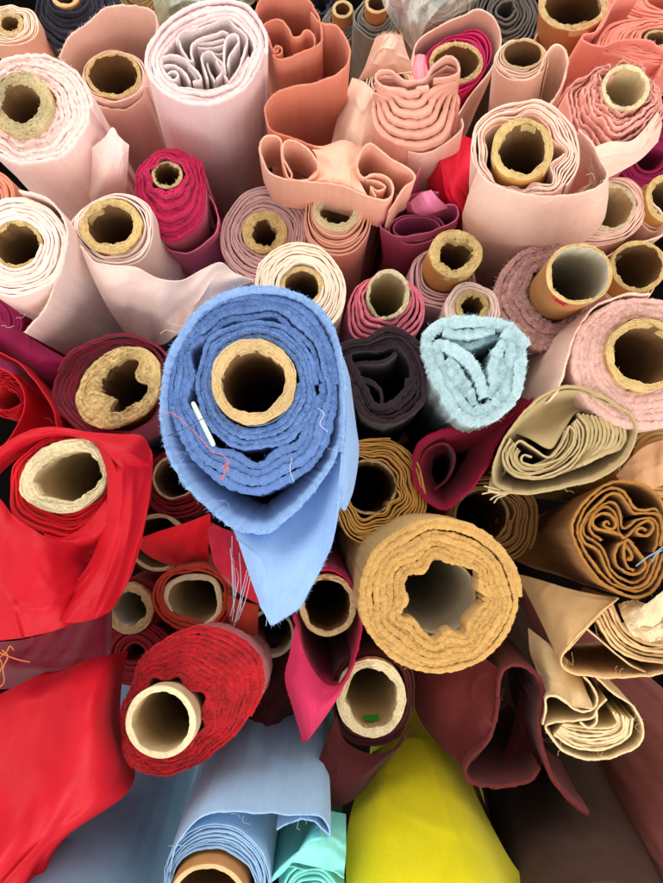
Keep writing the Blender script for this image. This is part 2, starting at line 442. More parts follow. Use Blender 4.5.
def _sheet(fr, mat, rows, th=1.2, wr=0.0, cr=.0022, wk=(3, 3), seed=1, nu=90, nv=60, name='loose_flap', fuzz=None, edges='', label=None, mi_back=0, wr2=0.0, root=None):
    """cloth lofted through rows of (u, v, depth) photo points, given real depth and thickness"""
    R = [resample(catmull(np.array(r, float), 16), n=nu) for r in rows]
    R = np.stack(R, 0)
    cols = []
    G = np.stack([resample(catmull(R[:, j], 14), n=nv) for j in range(nu)], 1)      # nv x nu x 3
    u, v, d = G[..., 0], G[..., 1], G[..., 2]
    a, b = np.meshgrid(np.linspace(0, 1, nv), np.linspace(0, 1, nu), indexing='ij')
    if wr:
        sk = b + .25 * a
        d = d + wr * (noise2(a * wk[0] * .6, sk * wk[1], seed) + .28 * noise2(a * wk[0] * 1.3 + 5, sk * wk[1] * 2.3, seed + 1) + .035 * noise2(a * wk[0] * 3, sk * wk[1] * 5, seed + 2))
    if cr:
        for q, (fa, fb, tw) in enumerate(((1.3, 2.6, 1.1), (2.4, 1.9, -.9))):
            rg = noise2(a * fa + b * tw + 7, b * fb - a * tw * .5 + 3, seed + 40 + q)
            d = d - cr * np.exp(-(rg / .13) ** 2) * np.clip(.5 + noise2(a * 2.2 + 9, b * 2.2, seed + 44 + q), 0, 1)
    if wr2:
        d = d + wr2 * noise2(a * wk[0] * 9, b * wk[1] * 9, seed + 5)
    cd = np.stack([(u - CU) / F * d, -(v - CV) / F * d, -d], -1)
    V = CAM + cd @ ROT.T
    du = np.gradient(V, axis=1); dv = np.gradient(V, axis=0)
    nn = np.cross(du, dv); nn /= np.linalg.norm(nn, axis=-1)[..., None] + 1e-12
    tocam = CAM - V
    if np.sum(nn * tocam) < 0: nn = -nn
    t = th * .001
    Fv = V; Bv = V - nn * t
    # rounded hem: pull the border a little inwards on both faces
    rim = (V - nn * t * .5)
    mb = MB()
    gf = grid_faces(nv, nu)
    flip = np.sum(np.cross(du, dv) * tocam) < 0
    mb.add(Fv.reshape(-1, 3), gf if not flip else gf[:, ::-1], 0)
    n0 = nv * nu
    mb.add(Bv.reshape(-1, 3), gf[:, ::-1] if not flip else gf, mi_back)
    idx = np.arange(n0).reshape(nv, nu)
    loop = np.concatenate([idx[0, :], idx[1:, -1], idx[-1, -2::-1], idx[-2:0:-1, 0]])
    out = np.concatenate([-dv[0, :], du[1:, -1], dv[-1, -2::-1], -du[-2:0:-1, 0]])
    out /= np.linalg.norm(out, axis=1)[:, None] + 1e-12
    flat = rim.reshape(-1, 3)[loop] + out * t * .5
    m = len(loop)
    ring = np.concatenate([Fv.reshape(-1, 3)[loop], flat, Bv.reshape(-1, 3)[loop]])
    k = np.arange(m); k2 = (k + 1) % m
    q = np.concatenate([np.stack([k, k2, k2 + m, k + m], 1), np.stack([k + m, k2 + m, k2 + 2 * m, k + 2 * m], 1)])
    mb.add(ring, q, 0)
    if fuzz:
        rng = np.random.RandomState(seed + 50)
        sel = {'t': (idx[0, :], -dv[0, :]), 'b': (idx[-1, :], dv[-1, :]), 'l': (idx[:, 0], -du[:, 0]), 'r': (idx[:, -1], du[:, -1])}
        for e in edges:
            ii, dd = sel[e]
            P = V.reshape(-1, 3)[ii]; dd = dd / (np.linalg.norm(dd, axis=1)[:, None] + 1e-12)
            ln = np.sum(np.linalg.norm(np.diff(P, axis=0), axis=1))
            cnt = int(ln * 1000 * fuzz[0])
            x = rng.uniform(0, len(ii) - 1.001, cnt); i0 = x.astype(int); fx = (x - i0)[:, None]
            base = P[i0] * (1 - fx) + P[i0 + 1] * fx - nn.reshape(-1, 3)[ii][i0] * t * rng.uniform(0, 1, (cnt, 1)) - dd[i0] * .001 * rng.uniform(0, fuzz[3] if len(fuzz) > 3 else .5, (cnt, 1))
            fibres(mb, base, dd[i0] + nn.reshape(-1, 3)[ii][i0] * .5, fuzz[1] * .001, fuzz[2] * .001, rng, 0, spread=.5)
    return mb.build(name, mat, root if root is not None else fr.root, label)

def strand(mb, pts, r, mi=0, sides=5):
    """a thread through world points"""
    P = catmull(np.asarray(pts, float), 10)
    T = np.gradient(P, axis=0); T /= np.linalg.norm(T, axis=1)[:, None] + 1e-12
    ref = np.array([.3, .5, .8]); A = np.cross(T, ref); A /= np.linalg.norm(A, axis=1)[:, None]; B = np.cross(T, A)
    q = np.linspace(0, 2 * np.pi, sides, endpoint=False)
    V = P[:, None] + r * (np.cos(q)[None, :, None] * A[:, None] + np.sin(q)[None, :, None] * B[:, None])
    V = np.concatenate([V, V[:, :1]], 1)
    mb.add(V.reshape(-1, 3), grid_faces(len(P), sides + 1), mi)

def threads(fr, mat, lines, r=.0004, name='loose_thread'):
    mb = MB()
    for l in lines: strand(mb, [W(*p) for p in l], r)
    return mb.build(name, mat, fr.root if fr is not None else None)

# ------------------------------------------------------------------ the place: floor, lamps, camera
TUBE = [card('card_wall', (176, 122, 72), .7, .25, .08, 90, (1, 1, .2)), card('card_rim', (214, 184, 134), .95, .55, .15, 420), card('card_inside_shaded', (132, 98, 62), .8, .4, .12, 160)]  # bore colour darkened: shade inside the cores is put into it
TUBE_Y = [card('card_wall_yellow', (190, 140, 72), .7, .25, .08, 90, (1, 1, .2)), card('card_rim_yellow', (220, 190, 130), .95, .55, .15, 420), TUBE[2]]
TUBE_O = [TUBE_Y[0], card('card_rim_olive', (200, 182, 138), .95, .6, .2, 420), TUBE[2]]
TUBE_P = [card('card_wall_pale', (205, 185, 145), .8, .3, .08, 90), card('card_rim_pale', (236, 218, 176), .95, .8, .14, 420), card('card_inside_pale', (205, 182, 140), .8, .4, .1, 160)]
TUBE_G = [TUBE[0], TUBE_Y[1], card('card_inside_grey', (205, 196, 176), .8, .3, .06, 120)]

fl = bpy.data.meshes.new('floor')
fl.from_pydata([(-6, -6, 0), (6, -6, 0), (6, 6, 0), (-6, 6, 0)], [], [(0, 1, 2, 3)])
_fm = solid('floor_gap_shade', (12, 9, 8), 1.0); _fm.node_tree.nodes['Principled BSDF'].inputs['Specular IOR Level'].default_value = 0  # near-black floor colour stands in for the deep shade between the rolls
fl.materials.append(_fm)
fo = bpy.data.objects.new('floor', fl); COL.objects.link(fo); fo['kind'] = 'structure'

def roll(label, u, v, d, vp=VP, name='fabric_roll', cat='fabric roll'):
    return thing(name, label, cat, u, v, d, vp)

TERRY = (1.6, 2.6, .28)
FRAY = (.8, 2.2, .16)

# colours
PALEPINK = fabric('cloth_pale_pink', (248, 220, 208), var=.05)
BLUSH = fabric('cloth_blush', (247, 206, 188), var=.06)
PEACH = fabric('cloth_peach', (246, 186, 160), var=.06)
CREAMPEACH = fabric('cloth_cream_peach', (248, 216, 194), var=.05)
SALMON = fabric('cloth_salmon', (226, 146, 120), var=.07)
PEACHSATIN = fabric('satin_peach', (240, 178, 154), 'satin', var=.05)
LAV = fabric('fleece_lavender_white', (242, 222, 220), 'terry', var=.05)
LAVBODY = fabric('knit_lavender_white', (242, 214, 212), var=.04)
FLEECE = fabric('fleece_pink_white', (244, 220, 212), 'terry', var=.05)
FLEECEBODY = fabric('knit_pink_white', (246, 216, 208), var=.04)
CREAM = fabric('cloth_cream', (246, 222, 198), var=.05)
DUSTY = fabric('cloth_dusty_rose', (214, 172, 170), var=.09)
MAUVE = fabric('cloth_mauve_rose', (196, 98, 136), 'satin', var=.07)
HOT = fabric('velvet_hot_pink', (206, 26, 88), 'velvet', var=.22)
HOTSATIN = fabric('satin_rose', (222, 110, 146), 'satin', var=.06)
MAGENTA = fabric('cloth_magenta', (214, 44, 108), 'satin', var=.1)
CORALPINK = fabric('cloth_bright_pink', (238, 128, 146), 'plain', var=.12)
CORAL = fabric('cloth_coral', (240, 148, 130), var=.07)
FRILL = fabric('chiffon_coral', (238, 168, 154), 'sheer', var=.1)
PINKFUR = fabric('plush_pink', (244, 192, 184), 'terry', var=.14)
PINKTERRY = fabric('terry_pink', (240, 194, 180), 'terry', var=.13)
REDSATIN = fabric('satin_red', (190, 3, 28), 'satin', var=.06)
REDCLOTH = fabric('cloth_red', (214, 12, 30), 'twill', var=.08)
REDPINK = fabric('cloth_rose_red', (232, 24, 62), 'satin', var=.1)
CRIMSONVEL = fabric('velvet_crimson', (188, 6, 24), 'velvet', var=.36)
BURG = fabric('cloth_burgundy', (126, 10, 40), 'velvet', var=.14)
WINE = fabric('cloth_wine', (150, 24, 78), 'plain', var=.1)
DARKRED = fabric('cloth_dark_red', (128, 14, 26), 'plain', var=.15)
RASP = fabric('cloth_raspberry', (178, 20, 66), 'plain', var=.12)
RASPEDGE = fabric('cloth_raspberry_hem', (212, 50, 96), 'plain', var=.1)
MAROON = fabric('cloth_maroon', (106, 38, 38), 'plain', var=.14)
DEEPMAROON = fabric('cloth_deep_maroon', (76, 26, 28), 'plain', var=.14)
RUST = fabric('cloth_rust_red', (176, 54, 34), 'plain', var=.14)
BLUETERRY = fabric('terry_blue', (114, 152, 216), 'terry', var=.16)
BLUEBACK = fabric('cloth_blue_backing', (142, 178, 226), 'twill', var=.05)
PLUM = fabric('terry_dark_plum', (50, 30, 36), 'terry', var=.22)
PLUMSAT = fabric('satin_dark_plum', (54, 40, 40), 'satin', var=.1)
ICE = fabric('terry_ice_blue', (202, 232, 238), 'terry', var=.09)
MUST = fabric('cloth_mustard', (226, 170, 86), 'plain', var=.13)
MUSTTERRY = fabric('terry_mustard', (224, 178, 104), 'terry', var=.12)
TAN = fabric('cloth_tan', (206, 160, 98), 'plain', var=.1)
OLIVE = fabric('cloth_olive_beige', (186, 164, 118), 'twill', var=.07)
OCHRE = fabric('cloth_ochre_brown', (172, 118, 50), 'twill', var=.12)
SAND = fabric('cloth_sand', (228, 190, 136), 'plain', var=.06)
BEIGE = fabric('cloth_light_beige', (232, 208, 162), 'plain', var=.06)
NAVY = fabric('cloth_navy', (46, 46, 62), 'plain', var=.2)
PALEBLUE = fabric('cloth_pale_blue', (150, 186, 220), 'twill', var=.05)
GREYBLUE = fabric('satin_grey_blue', (112, 142, 168), 'satin', var=.05)
AQUA = fabric('cloth_aqua', (128, 216, 208), 'satin', var=.06)
YELLOW = fabric('cloth_lemon', (204, 194, 6), 'twill', var=.05)
DARKBROWN = fabric('satin_dark_brown', (70, 50, 42), 'satin', var=.1)
ROSEBROWN = fabric('satin_rose_brown', (150, 88, 82), 'satin', var=.08)
GREYNET = fabric('net_grey', (128, 122, 112), 'sheer', var=.16)
YELLOWTAN = fabric('cloth_straw', (206, 172, 116), 'plain', var=.18)

# ================================================================== upper left
f = roll('cream and peach roll with a tiny core hole in the top left corner', 11, 26, .93)
wound(f, [PEACH, CREAM, PEACH], (29, 20), (14, 12), 7, .75, (1, .6, 4), 2.5, 3, seed=11, mi=(0, 1, 1))
tube(f, (14, 12.5), 5, 3, 1.5, .8, seed=12)

f = roll('navy blue roll with telescoped layers at the top edge', 72, 8, .96)
wound(f, NAVY, [(118, -4), (122, 20), (113, 36), (92, 50), (62, 52), (44, 38), (36, 14), (40, -8), (70, -30), (105, -24)], (15, 13), 9, .8, (.5, 1.2, 4), 3, 14, seed=13, rough=.4, fuzz=(.6, 1.5, .18))
tube(f, (14, 12), 4, 18, 1, .6, seed=14)

f = roll('straw coloured stepped roll beside the navy roll at the top edge', 141, -4, 1.02)
wound(f, YELLOWTAN, (22, 20), (10, 9), 7, .7, (.4, .4, 4), 3, 12, seed=15, rough=.3)
tube(f, (9, 8.5), 3, 14, .8, .5, seed=16)

f = roll('peach beige roll with a high frayed collar behind its open core', 114, 76, .84)
wound(f, [BLUSH, BLUSH, BLUSH], (33, 27, 1, 2), (28, 23), 3, .6, (.3, .3, 4), 1.5, 2, seed=17)
tube(f, (28, 23), 4, 2, 2.2, 1.6, seed=18, mats=TUBE_Y)
strip(f, [BLUSH, CREAMPEACH, BLUSH], [(62, 62), (72, 44), (90, 33), (108, 22), (126, 18), (146, 20), (159, 26), (160, 44), (152, 60), (147, 78), (140, 96), (122, 106), (100, 104), (84, 96), (74, 80), (62, 62)], 1.6, 2, 19,
      zpts=[6, 9, 12, 16, 18, 17, 14, 10, 4, 0, -6, -8, -6, 0, 3, 4], crease=2.5, rough=.7, fuzz=(1.0, 3.0, .2), name='collar_wrap')

f = roll('big white pink fleece roll with a thick torn core at the left edge', 24, 108, .74)
wound(f, [FLEECEBODY, FLEECE, FLEECE], (61, 55, 7, 2), (30, 30), 8, 1.15, (3.4, .4, 6), 2.5, -2, gap=.3, step=2.2, seed=21, rough=1.1, fuzz=TERRY, crease=2.2)
tube(f, (31, 31), 12, 7, 4.5, 2.2, seed=22, mats=TUBE_O, layers=7)
sheet(f, FLEECEBODY, [[(92, 148, .76), (104, 138, .75), (112, 128, .74), (120, 138, .74), (129, 146, .75)], [(92, 165, .78), (102, 162, .76), (112, 158, .75), (121, 160, .75), (128, 164, .77)],
                      [(90, 185, .82), (100, 184, .79), (110, 180, .78), (118, 180, .79), (127, 182, .80)], [(84, 206, .87), (95, 204, .86), (106, 198, .85), (116, 196, .85), (126, 196, .86)]], 1.4, .004, (3, 4), 23, fuzz=(.5, 1.5, .12), edges='t')

f = roll('thick lavender white roll with loosely folded layers and no core', 205, 55, .74, (262, 490))
wound(f, [LAVBODY, LAV, LAV], [(266, 42), (263, 64), (252, 84), (232, 99), (205, 107), (178, 102), (156, 88), (145, 70), (145, 52), (156, 32), (172, 16), (196, 4), (222, 0), (246, 6), (260, 22)],
      [(250, 44), (246, 62), (232, 80), (205, 88), (178, 84), (164, 72), (163, 58), (172, 42), (186, 30), (204, 24), (226, 18), (242, 28)], 5, .85, (1.2, .3, 5), 3.0, -3, step=2.4, seed=25, rough=.7, fuzz=(1.0, 2.2, .22), crease=1.6, shallow=.1)
_z = lambda p: [(160 + x / 3.683, y / 3.683) for x, y in p]
for k, (p, zz) in enumerate([
    ([(62, 150), (75, 115), (120, 104), (165, 94), (212, 74), (246, 66), (268, 88), (300, 112), (318, 142), (306, 200), (285, 250), (250, 300)], -2),
    ([(66, 140), (82, 182), (104, 214), (122, 214), (112, 186), (120, 150), (160, 130), (205, 118), (232, 108), (250, 116)], -4),
    ([(8, 214), (40, 202), (84, 214), (112, 240), (142, 268), (152, 292), (120, 300)], -1),
    ([(12, 240), (40, 232), (70, 244), (96, 268), (110, 296)], -4),
    ([(20, 275), (38, 256), (62, 262), (66, 282), (46, 292), (34, 280)], -3),
    ([(176, 290), (160, 240), (152, 206), (166, 184), (188, 184), (204, 204), (228, 226), (226, 256), (206, 284)], -3),
    ([(172, 214), (178, 236), (190, 262), (200, 284)], -8),
    ([(236, 262), (234, 206), (240, 156), (258, 128), (284, 130), (290, 152), (276, 176), (256, 204), (248, 240)], -1),
    ([(120, 140), (160, 142), (200, 138), (236, 130)], -7), ([(136, 156), (176, 160), (210, 156), (236, 148)], -9), ([(160, 172), (190, 172), (216, 176), (234, 170)], -11),
    ([(206, 214), (222, 240), (236, 262), (250, 290)], -6), ([(100, 236), (126, 262), (140, 290)], -6)]):
    strip(f, LAV, _z(p), 2.2, zz, 300 + k, crease=1.0, rough=.6, fuzz=(.8, 1.8, .2), depth=.12, name='inner_fold')

# ================================================================== salmon and peach swirls
f = roll('salmon orange cloth curled in a wide S beside the lavender white roll', 300, 60, .77, (322, 490), 'curled_cloth', 'cloth')
_s = lambda p: [(250 + x / 3.676, y / 3.676) for x, y in p]
strip(f, SALMON, _s([(104, 182), (96, 192), (88, 186), (92, 172), (104, 166), (118, 176), (114, 196), (96, 204), (84, 180), (66, 130), (50, 92), (74, 70), (110, 74), (140, 108), (156, 136), (184, 134), (206, 110), (230, 124), (236, 156), (210, 186), (160, 206), (116, 216), (90, 204), (60, 140), (24, 66), (22, 26), (70, -14), (150, -16), (212, 2), (240, 40), (252, 70), (264, 130), (254, 164), (196, 194), (112, 226), (84, 206)]), 1.3, 0, 31,
      zpts=[0] * 8 + [-2] * 15 + [2] * 12 + [0], crease=1.5, rough=.6, fuzz=FRAY, name='inner_curl', zj=2.5)
strip(f, SALMON, [(311, 12), (322, 24), (335, 28), (345, 40), (349, 56), (342, 71), (322, 81), (296, 87), (277, 95), (266, 108), (267, 122), (275, 133), (290, 138), (302, 140), (322, 144), (338, 136)], 1.7, 0, 32, crease=1.5, rough=.5, fuzz=FRAY,
      zpts=[-2, 0, 2, 3, 3, 2, 0, 0, 3, 4, 4, 2, 0, -4, -10, -20], name='outer_curl')

f = roll('peach cloth rolled into two open lobes below the salmon orange curl', 330, 168, .745, VP, 'curled_cloth', 'cloth')
strip(f, [PEACH, CREAMPEACH, PEACH], [(302, 178), (313, 176), (318, 166), (311, 153), (298, 143), (288, 141), (283, 147), (285, 160), (292, 172), (288, 176), (282, 158), (281, 142), (274, 137), (265, 139), (260, 149), (262, 162), (270, 175), (284, 181), (302, 183), (320, 184), (338, 187),
                 (355, 192), (372, 199), (385, 201), (392, 195), (392, 184), (386, 176), (375, 173), (364, 177), (358, 170), (357, 160), (362, 150), (370, 145), (380, 152), (392, 161), (405, 167), (414, 174), (414, 181), (404, 188), (390, 206)], 1.8, 0, 33,
      zpts=[-4, -2, 0, 0, 0, 0, 0, -2, -6, -6, -3, 0, 2, 3, 3, 3, 3, 3, 3, 3, 3, 3, 2, 2, 2, 1, 0, -1, -2, -2, 0, 1, 2, 2, 2, 2, 1, 0, -4, -12], crease=1.5, rough=.5, fuzz=FRAY, depth=.07, name='outer_wrap')
sheet(f, PEACH, [[(304, 143, .80), (322, 146, .80), (344, 140, .80), (362, 148, .81)], [(314, 152, .775), (326, 154, .765), (344, 152, .762), (358, 158, .775)], [(318, 166, .765), (330, 168, .755), (344, 170, .752), (358, 176, .76)], [(308, 179, .757), (322, 182, .749), (342, 185, .748), (366, 194, .749)], [(306, 182, .775), (322, 185, .768), (342, 188, .768), (366, 197, .768)]], 1.2, .003, .003, (2, 3), 2035, 60, 60, name='inner_face')
strip(f, PEACH, [(366, 178), (378, 180), (386, 186), (378, 190), (370, 186), (376, 196)], 1.3, -2, 34, rough=.5, depth=.04, name='inner_curl')


f = roll('peach roll with a pale torn core under the peach lobes', 337, 212, .80)
wound(f, PEACH, [(372, 214), (368, 236), (352, 252), (330, 254), (311, 242), (305, 222), (308, 200), (322, 186), (342, 182), (362, 190)], (24, 23), 5, .7, (.6, .4, 5), 2.5, 8, seed=37, tilt=(0, -.10))
tube(f, (24, 23), 7, 10, 2.2, 2.5, seed=38, mats=TUBE_P)

f = roll('cream pink roll with a frayed fringe flap standing above its small core', 391, 82, .85)
wound(f, CREAMPEACH, (24, 22, -1, 3), (17, 15), 3, .6, seed=39)
tube(f, (17, 15), 3, 2, 1.5, 1, seed=40, mats=TUBE_Y)
sheet(f, CREAMPEACH, [[(376, 38, .80), (388, 34, .795), (402, 36, .80)], [(370, 54, .815), (388, 50, .80), (406, 50, .815)], [(364, 70, .83), (386, 64, .815), (411, 64, .83)], [(358, 82, .845), (376, 76, .84), (396, 73, .84), (414, 76, .845)]], 1.2, .003, (2, 3), 41, 50, 50, name='fringe_flap', fuzz=(5, 4.5, .16, 1), edges='t')
sheet(f, CREAMPEACH, [[(352, 78, .86), (364, 82, .83), (374, 92, .82), (380, 98, .84)], [(344, 100, .86), (356, 104, .82), (366, 110, .82), (376, 116, .84)], [(336, 124, .85), (350, 128, .81), (362, 134, .81), (374, 142, .83)], [(330, 150, .85), (346, 154, .82), (360, 160, .82), (374, 166, .84)]], 1.3, .006, (2, 3), 36, 50, 50, name='draped_side')
threads(f, CREAM, [[(374, 84, .82), (386, 78, .815), (398, 74, .81), (412, 72, .815)]], .0005)

f = roll('flattened dusty peach bolt stepped down in rounded layers', 414, 104, .77, (400, 490), 'folded_bolt')
DP = fabric('cloth_dusty_peach', (234, 176, 156), var=.08)
wound(f, DP, [(457, 100), (456, 124), (446, 142), (420, 151), (394, 147), (376, 134), (371, 116), (376, 100), (392, 96), (414, 101), (436, 92), (450, 88)],
      [(456, 86), (455, 95), (436, 101), (414, 107), (392, 104), (376, 102), (380, 92), (392, 90), (402, 98), (420, 97), (434, 88), (446, 79)], 6, .85, (.8, .5, 4), 2, 30, seed=43, rough=.6, fuzz=(.9, 1.6, .2), shallow=.12, crease=1)
strip(f, DP, [(383, 104), (377, 97), (381, 90), (391, 90), (400, 98), (408, 101), (424, 97), (432, 87), (445, 78), (455, 82), (456, 92), (444, 97), (432, 99)], 2.2, 33, 44, rough=.6, fuzz=(.9, 1.6, .2), depth=.12, name='inner_fold')
strip(f, BLUSH, [(408, 150), (424, 152), (440, 146), (456, 134), (463, 126), (462, 118)], 1.4, -2, 45, rough=.4, name='loose_wrap')

f = roll('magenta roll wrapped in a pale pink sheet with a dark core', 455, 65, .865)
strip(f, [BLUSH, BLUSH, MAGENTA], [(412, 100), (412, 70), (416, 48), (436, 34), (458, 26), (476, 18), (492, 28), (500, 50), (488, 76), (472, 94), (456, 116), (440, 126), (424, 116)], 1.6, 2, 47, zpts=[-6, 2, 5, 8, 10, 10, 8, 4, 0, -4, -8, -12, -10], crease=2, rough=.4, name='outer_wrap')
wound(f, MAGENTA, [(492, 52), (484, 74), (466, 92), (446, 96), (430, 84), (424, 64), (432, 48), (450, 36), (474, 28), (488, 36)], (27, 21), 5, .5, (1.2, .6, 4), 3, 3, seed=48)
tube(f, (27, 21), 5, 4, 2.5, 1.4, seed=49)
sheet(f, fabric('cloth_pink_lining', (240, 150, 164), 'satin', var=.05), [[(414, 56, .86), (420, 54, .86), (428, 56, .87)], [(412, 74, .86), (420, 76, .85), (428, 74, .86)], [(413, 98, .86), (420, 98, .85), (430, 88, .86)]], 1, seed=50, nu=30, nv=30)

f = roll('cream roll wrapped tight round a core with a round collar lobe', 522, 58, .80, (440, 490))
tube(f, (21, 13), 2.5, 6, 1.0, .6, seed=52, tilt=(0, -.25))
wound(f, [CREAMPEACH] * 3, (27, 19, -1, 3), (21, 13), 3, .6, (.3, .3, 4), 1, 5, seed=53, crease=3, tilt=(0, -.2))
strip(f, CREAMPEACH, [(500, 66), (520, 78), (538, 74), (544, 60), (554, 52), (564, 56), (566, 70), (560, 88), (548, 102), (534, 110)], 2.2, 1, 54, zpts=[0, -4, 0, 5, 9, 8, 4, -4, -12, -20], rough=.6, fuzz=(1, 1.8, .2), name='collar_lobe')

f = roll('bare brown cardboard tube standing at the top edge right of centre', 573, 10, .84, (505, 430), 'cardboard_tube', 'cardboard tube')
tube(f, (34, 26), 7, 8, 2.0, 1.6, seed=56, mats=TUBE)
strip(f, BLUSH, [(530, 56), (532, 34), (540, 14), (556, -8)], 1.2, -30, 57, name='loose_wrap')

f = roll('large coral roll with a stepped face in the top right corner', 648, 40, .80)
wound(f, [CORAL, BLUSH, BLUSH], [(700, 45), (686, 62), (655, 64), (620, 58), (598, 52), (600, 38), (612, 26), (640, 20), (676, 20), (700, 30)], (16, 11, 8, 0), 8, 1.15, (.6, .4, 4), 2, 4, seed=59, rough=.4)
strip(f, CORAL, [(640, -6), (618, 2), (606, 14), (600, 30), (592, 38), (581, 42), (582, 47), (597, 54), (613, 48), (634, 46), (650, 51), (661, 60), (658, 78)], 1.8, 4, 60, zpts=[16, 12, 8, 5, 4, 5, 6, 6, 6, 7, 7, 5, -2], rough=.5, fuzz=FRAY, name='outer_wrap')
tube(f, (13, 9, 8, 0), 3, 2, 1, 1, seed=61)
f = roll('coral roll lying furthest into the top right corner behind the stepped one', 668, 0, .86)
wound(f, CORAL, (64, 24), (20, 10), 8, 1.1, seed=62)

f = roll('frilly coral chiffon roll with a cone of crumpled layers round its core', 619, 97, .765)
tube(f, (23, 22), 4, 16, 1.6, 1.2, seed=64, mats=TUBE_P)
wound(f, FRILL, [(664, 108), (656, 134), (636, 156), (604, 170), (586, 150), (570, 120), (564, 94), (582, 84), (600, 72), (622, 70), (642, 76), (658, 92)], (23, 22), 8, .5, (3.5, 1.5, 6), 5, 16, seed=65, rough=1.6, fuzz=(1.2, 3, .25), crease=4, step=2.2)
strip(f, FRILL, [(566, 92), (574, 84), (584, 82), (594, 74), (604, 70), (606, 78), (596, 86), (586, 92), (580, 104), (588, 118), (600, 128)], 1.6, 8, 66, zj=6, rough=2, fuzz=(1.5, 3, .2), depth=.06, name='crumpled_frill')
strip(f, FRILL, [(586, 90), (596, 98), (590, 108), (600, 116), (612, 126), (630, 128), (644, 118), (650, 104), (642, 88)], 1.6, 10, 67, zj=6, rough=2.2, fuzz=(1.5, 3, .2), depth=.06, name='crumpled_frill')
sheet(f, BLUSH, [[(588, 150, .745), (610, 142, .745), (634, 140, .75), (658, 112, .76)], [(592, 166, .745), (614, 158, .745), (638, 150, .755), (662, 124, .77)], [(596, 184, .75), (616, 174, .76), (640, 160, .775), (658, 142, .79)]], 1.3, .004, (2, 4), 68)

f = roll('large peach roll with wavy white inner layers and a brown core', 522, 152, .70, (460, 490))
wound(f, [BLUSH, CREAM, CREAM], [(578, 148), (576, 172), (558, 190), (530, 196), (500, 188), (478, 170), (469, 148), (476, 126), (492, 110), (514, 101), (540, 100), (562, 112), (574, 128)], (37, 35), 6, .62, (4.0, .5, 6), 3, -5, seed=70, rough=.5, crease=3, full=1.1)
tube(f, (30, 31), 7, 4, 2.6, 1.8, seed=71, mats=TUBE_Y)
strip(f, [BLUSH, CREAMPEACH, CREAMPEACH], [(478, 170), (486, 180), (510, 192), (540, 199), (572, 197), (598, 188), (606, 178), (600, 162), (592, 144), (580, 126)], 1.5, 1, 72, zpts=[0, 1, 2, 3, 4, 5, 6, 2, -2, -6], rough=.6, fuzz=FRAY, crease=3, flare=-18, name='loose_wrap')
threads(f, CREAM, [[(590, 196, .68), (597, 202, .675), (602, 198, .672), (596, 206, .675), (590, 205, .68)]], .0002)

f = roll('crumpled bright red satin wedged beside the large peach roll', 452, 185, .84, VP, 'crumpled_cloth', 'cloth')
sheet(f, REDPINK, [[(430, 150, .86), (446, 138, .84), (462, 136, .84), (476, 140, .86)], [(428, 170, .84), (442, 164, .81), (456, 168, .82), (472, 164, .83)], [(430, 192, .86), (440, 196, .83), (456, 190, .81), (468, 196, .84)], [(440, 214, .88), (450, 212, .84), (462, 214, .83), (472, 220, .86)], [(452, 240, .93), (462, 238, .90), (472, 240, .89), (482, 246, .92)]], 1, .008, .010, (4, 3), 73, 90, 90)
strip(f, REDPINK, [(430, 168), (438, 180), (450, 190), (462, 188), (470, 176)], 1.3, 12, 74, depth=.2, zj=4, name='satin_fold')
strip(f, REDPINK, [(436, 150), (446, 164), (448, 178), (440, 190), (434, 204)], 1.3, 8, 75, depth=.2, zj=4, name='satin_fold')
wound(f, REDPINK, (18, 30, 2, 6), (6, 10), 3, .5, seed=76, z0=-60)

f = roll('mauve rose roll with pointed folds and a hollow middle', 418, 224, .80, (398, 490))
strip(f, MAUVE, [(420, 180), (408, 196), (394, 208), (382, 220), (380, 227), (388, 233), (402, 236), (418, 234), (434, 231), (450, 224), (458, 216), (456, 208), (446, 207), (430, 212), (416, 208), (407, 204), (410, 200), (424, 196), (438, 198)], 1.4, 0, 78,
      zpts=[26, 16, 8, 3, 0, 0, 0, 0, 0, 1, 3, 4, 4, 5, 5, 6, 8, 10, 10], rough=.4, crease=1.5, name='outer_wrap')
sheet(f, fabric('satin_mauve_light', (214, 120, 158), 'satin', var=.05), [[(410, 202, .79), (420, 194, .77), (431, 190, .77)], [(414, 212, .79), (426, 206, .77), (438, 198, .77)], [(424, 216, .80), (436, 212, .785), (448, 208, .79)]], 1, .004, (2, 3), 79, nu=40, nv=30)
wound(f, MAUVE, (30, 16, -2, 0), (20, 10, -2, 0), 2, .3, seed=80, z0=-14)
f = roll('torn brown core standing proud of its pale mauve wrap', 454, 257, .765)
tube(f, (26, 24), 9, 8, 4.0, 2.6, seed=82, mats=TUBE_Y, layers=7)
wound(f, fabric('cloth_pale_mauve', (222, 178, 178), var=.05), (36, 33, -6, 10), (26, 24, 0, 3), 4, .6, (1, 1, 4), 3, 0, seed=83, z0=-36)

f = roll('dusty rose roll wound tight round a torn three cornered core', 265, 232, .82)
wound(f, DUSTY, [(307, 218), (304, 244), (290, 268), (262, 282), (238, 274), (224, 254), (221, 230), (230, 208), (246, 192), (268, 186), (290, 194), (302, 206)], (22, 20), 10, .85, (.4, .3, 4), 2, -4, seed=85, rough=.35, step=2.4)
tube(f, (23, 21), 7, 1, 3.2, 2.4, hole=[(276, 230), (272, 244), (262, 246), (254, 238), (256, 226), (264, 218), (270, 222)], seed=86, mats=TUBE_Y)
f = roll('cream white roll overlapping the blue terry roll from behind', 302, 288, .74)
wound(f, [CREAM, CREAM, CREAM], [(345, 284), (344, 306), (334, 324), (316, 334), (294, 334), (270, 322), (258, 304), (255, 284), (262, 262), (278, 248), (298, 243), (320, 248), (336, 264)], (22, 22), 8, .85, (.5, .4, 4), 2, 5, seed=88, step=2.6, rough=.25)
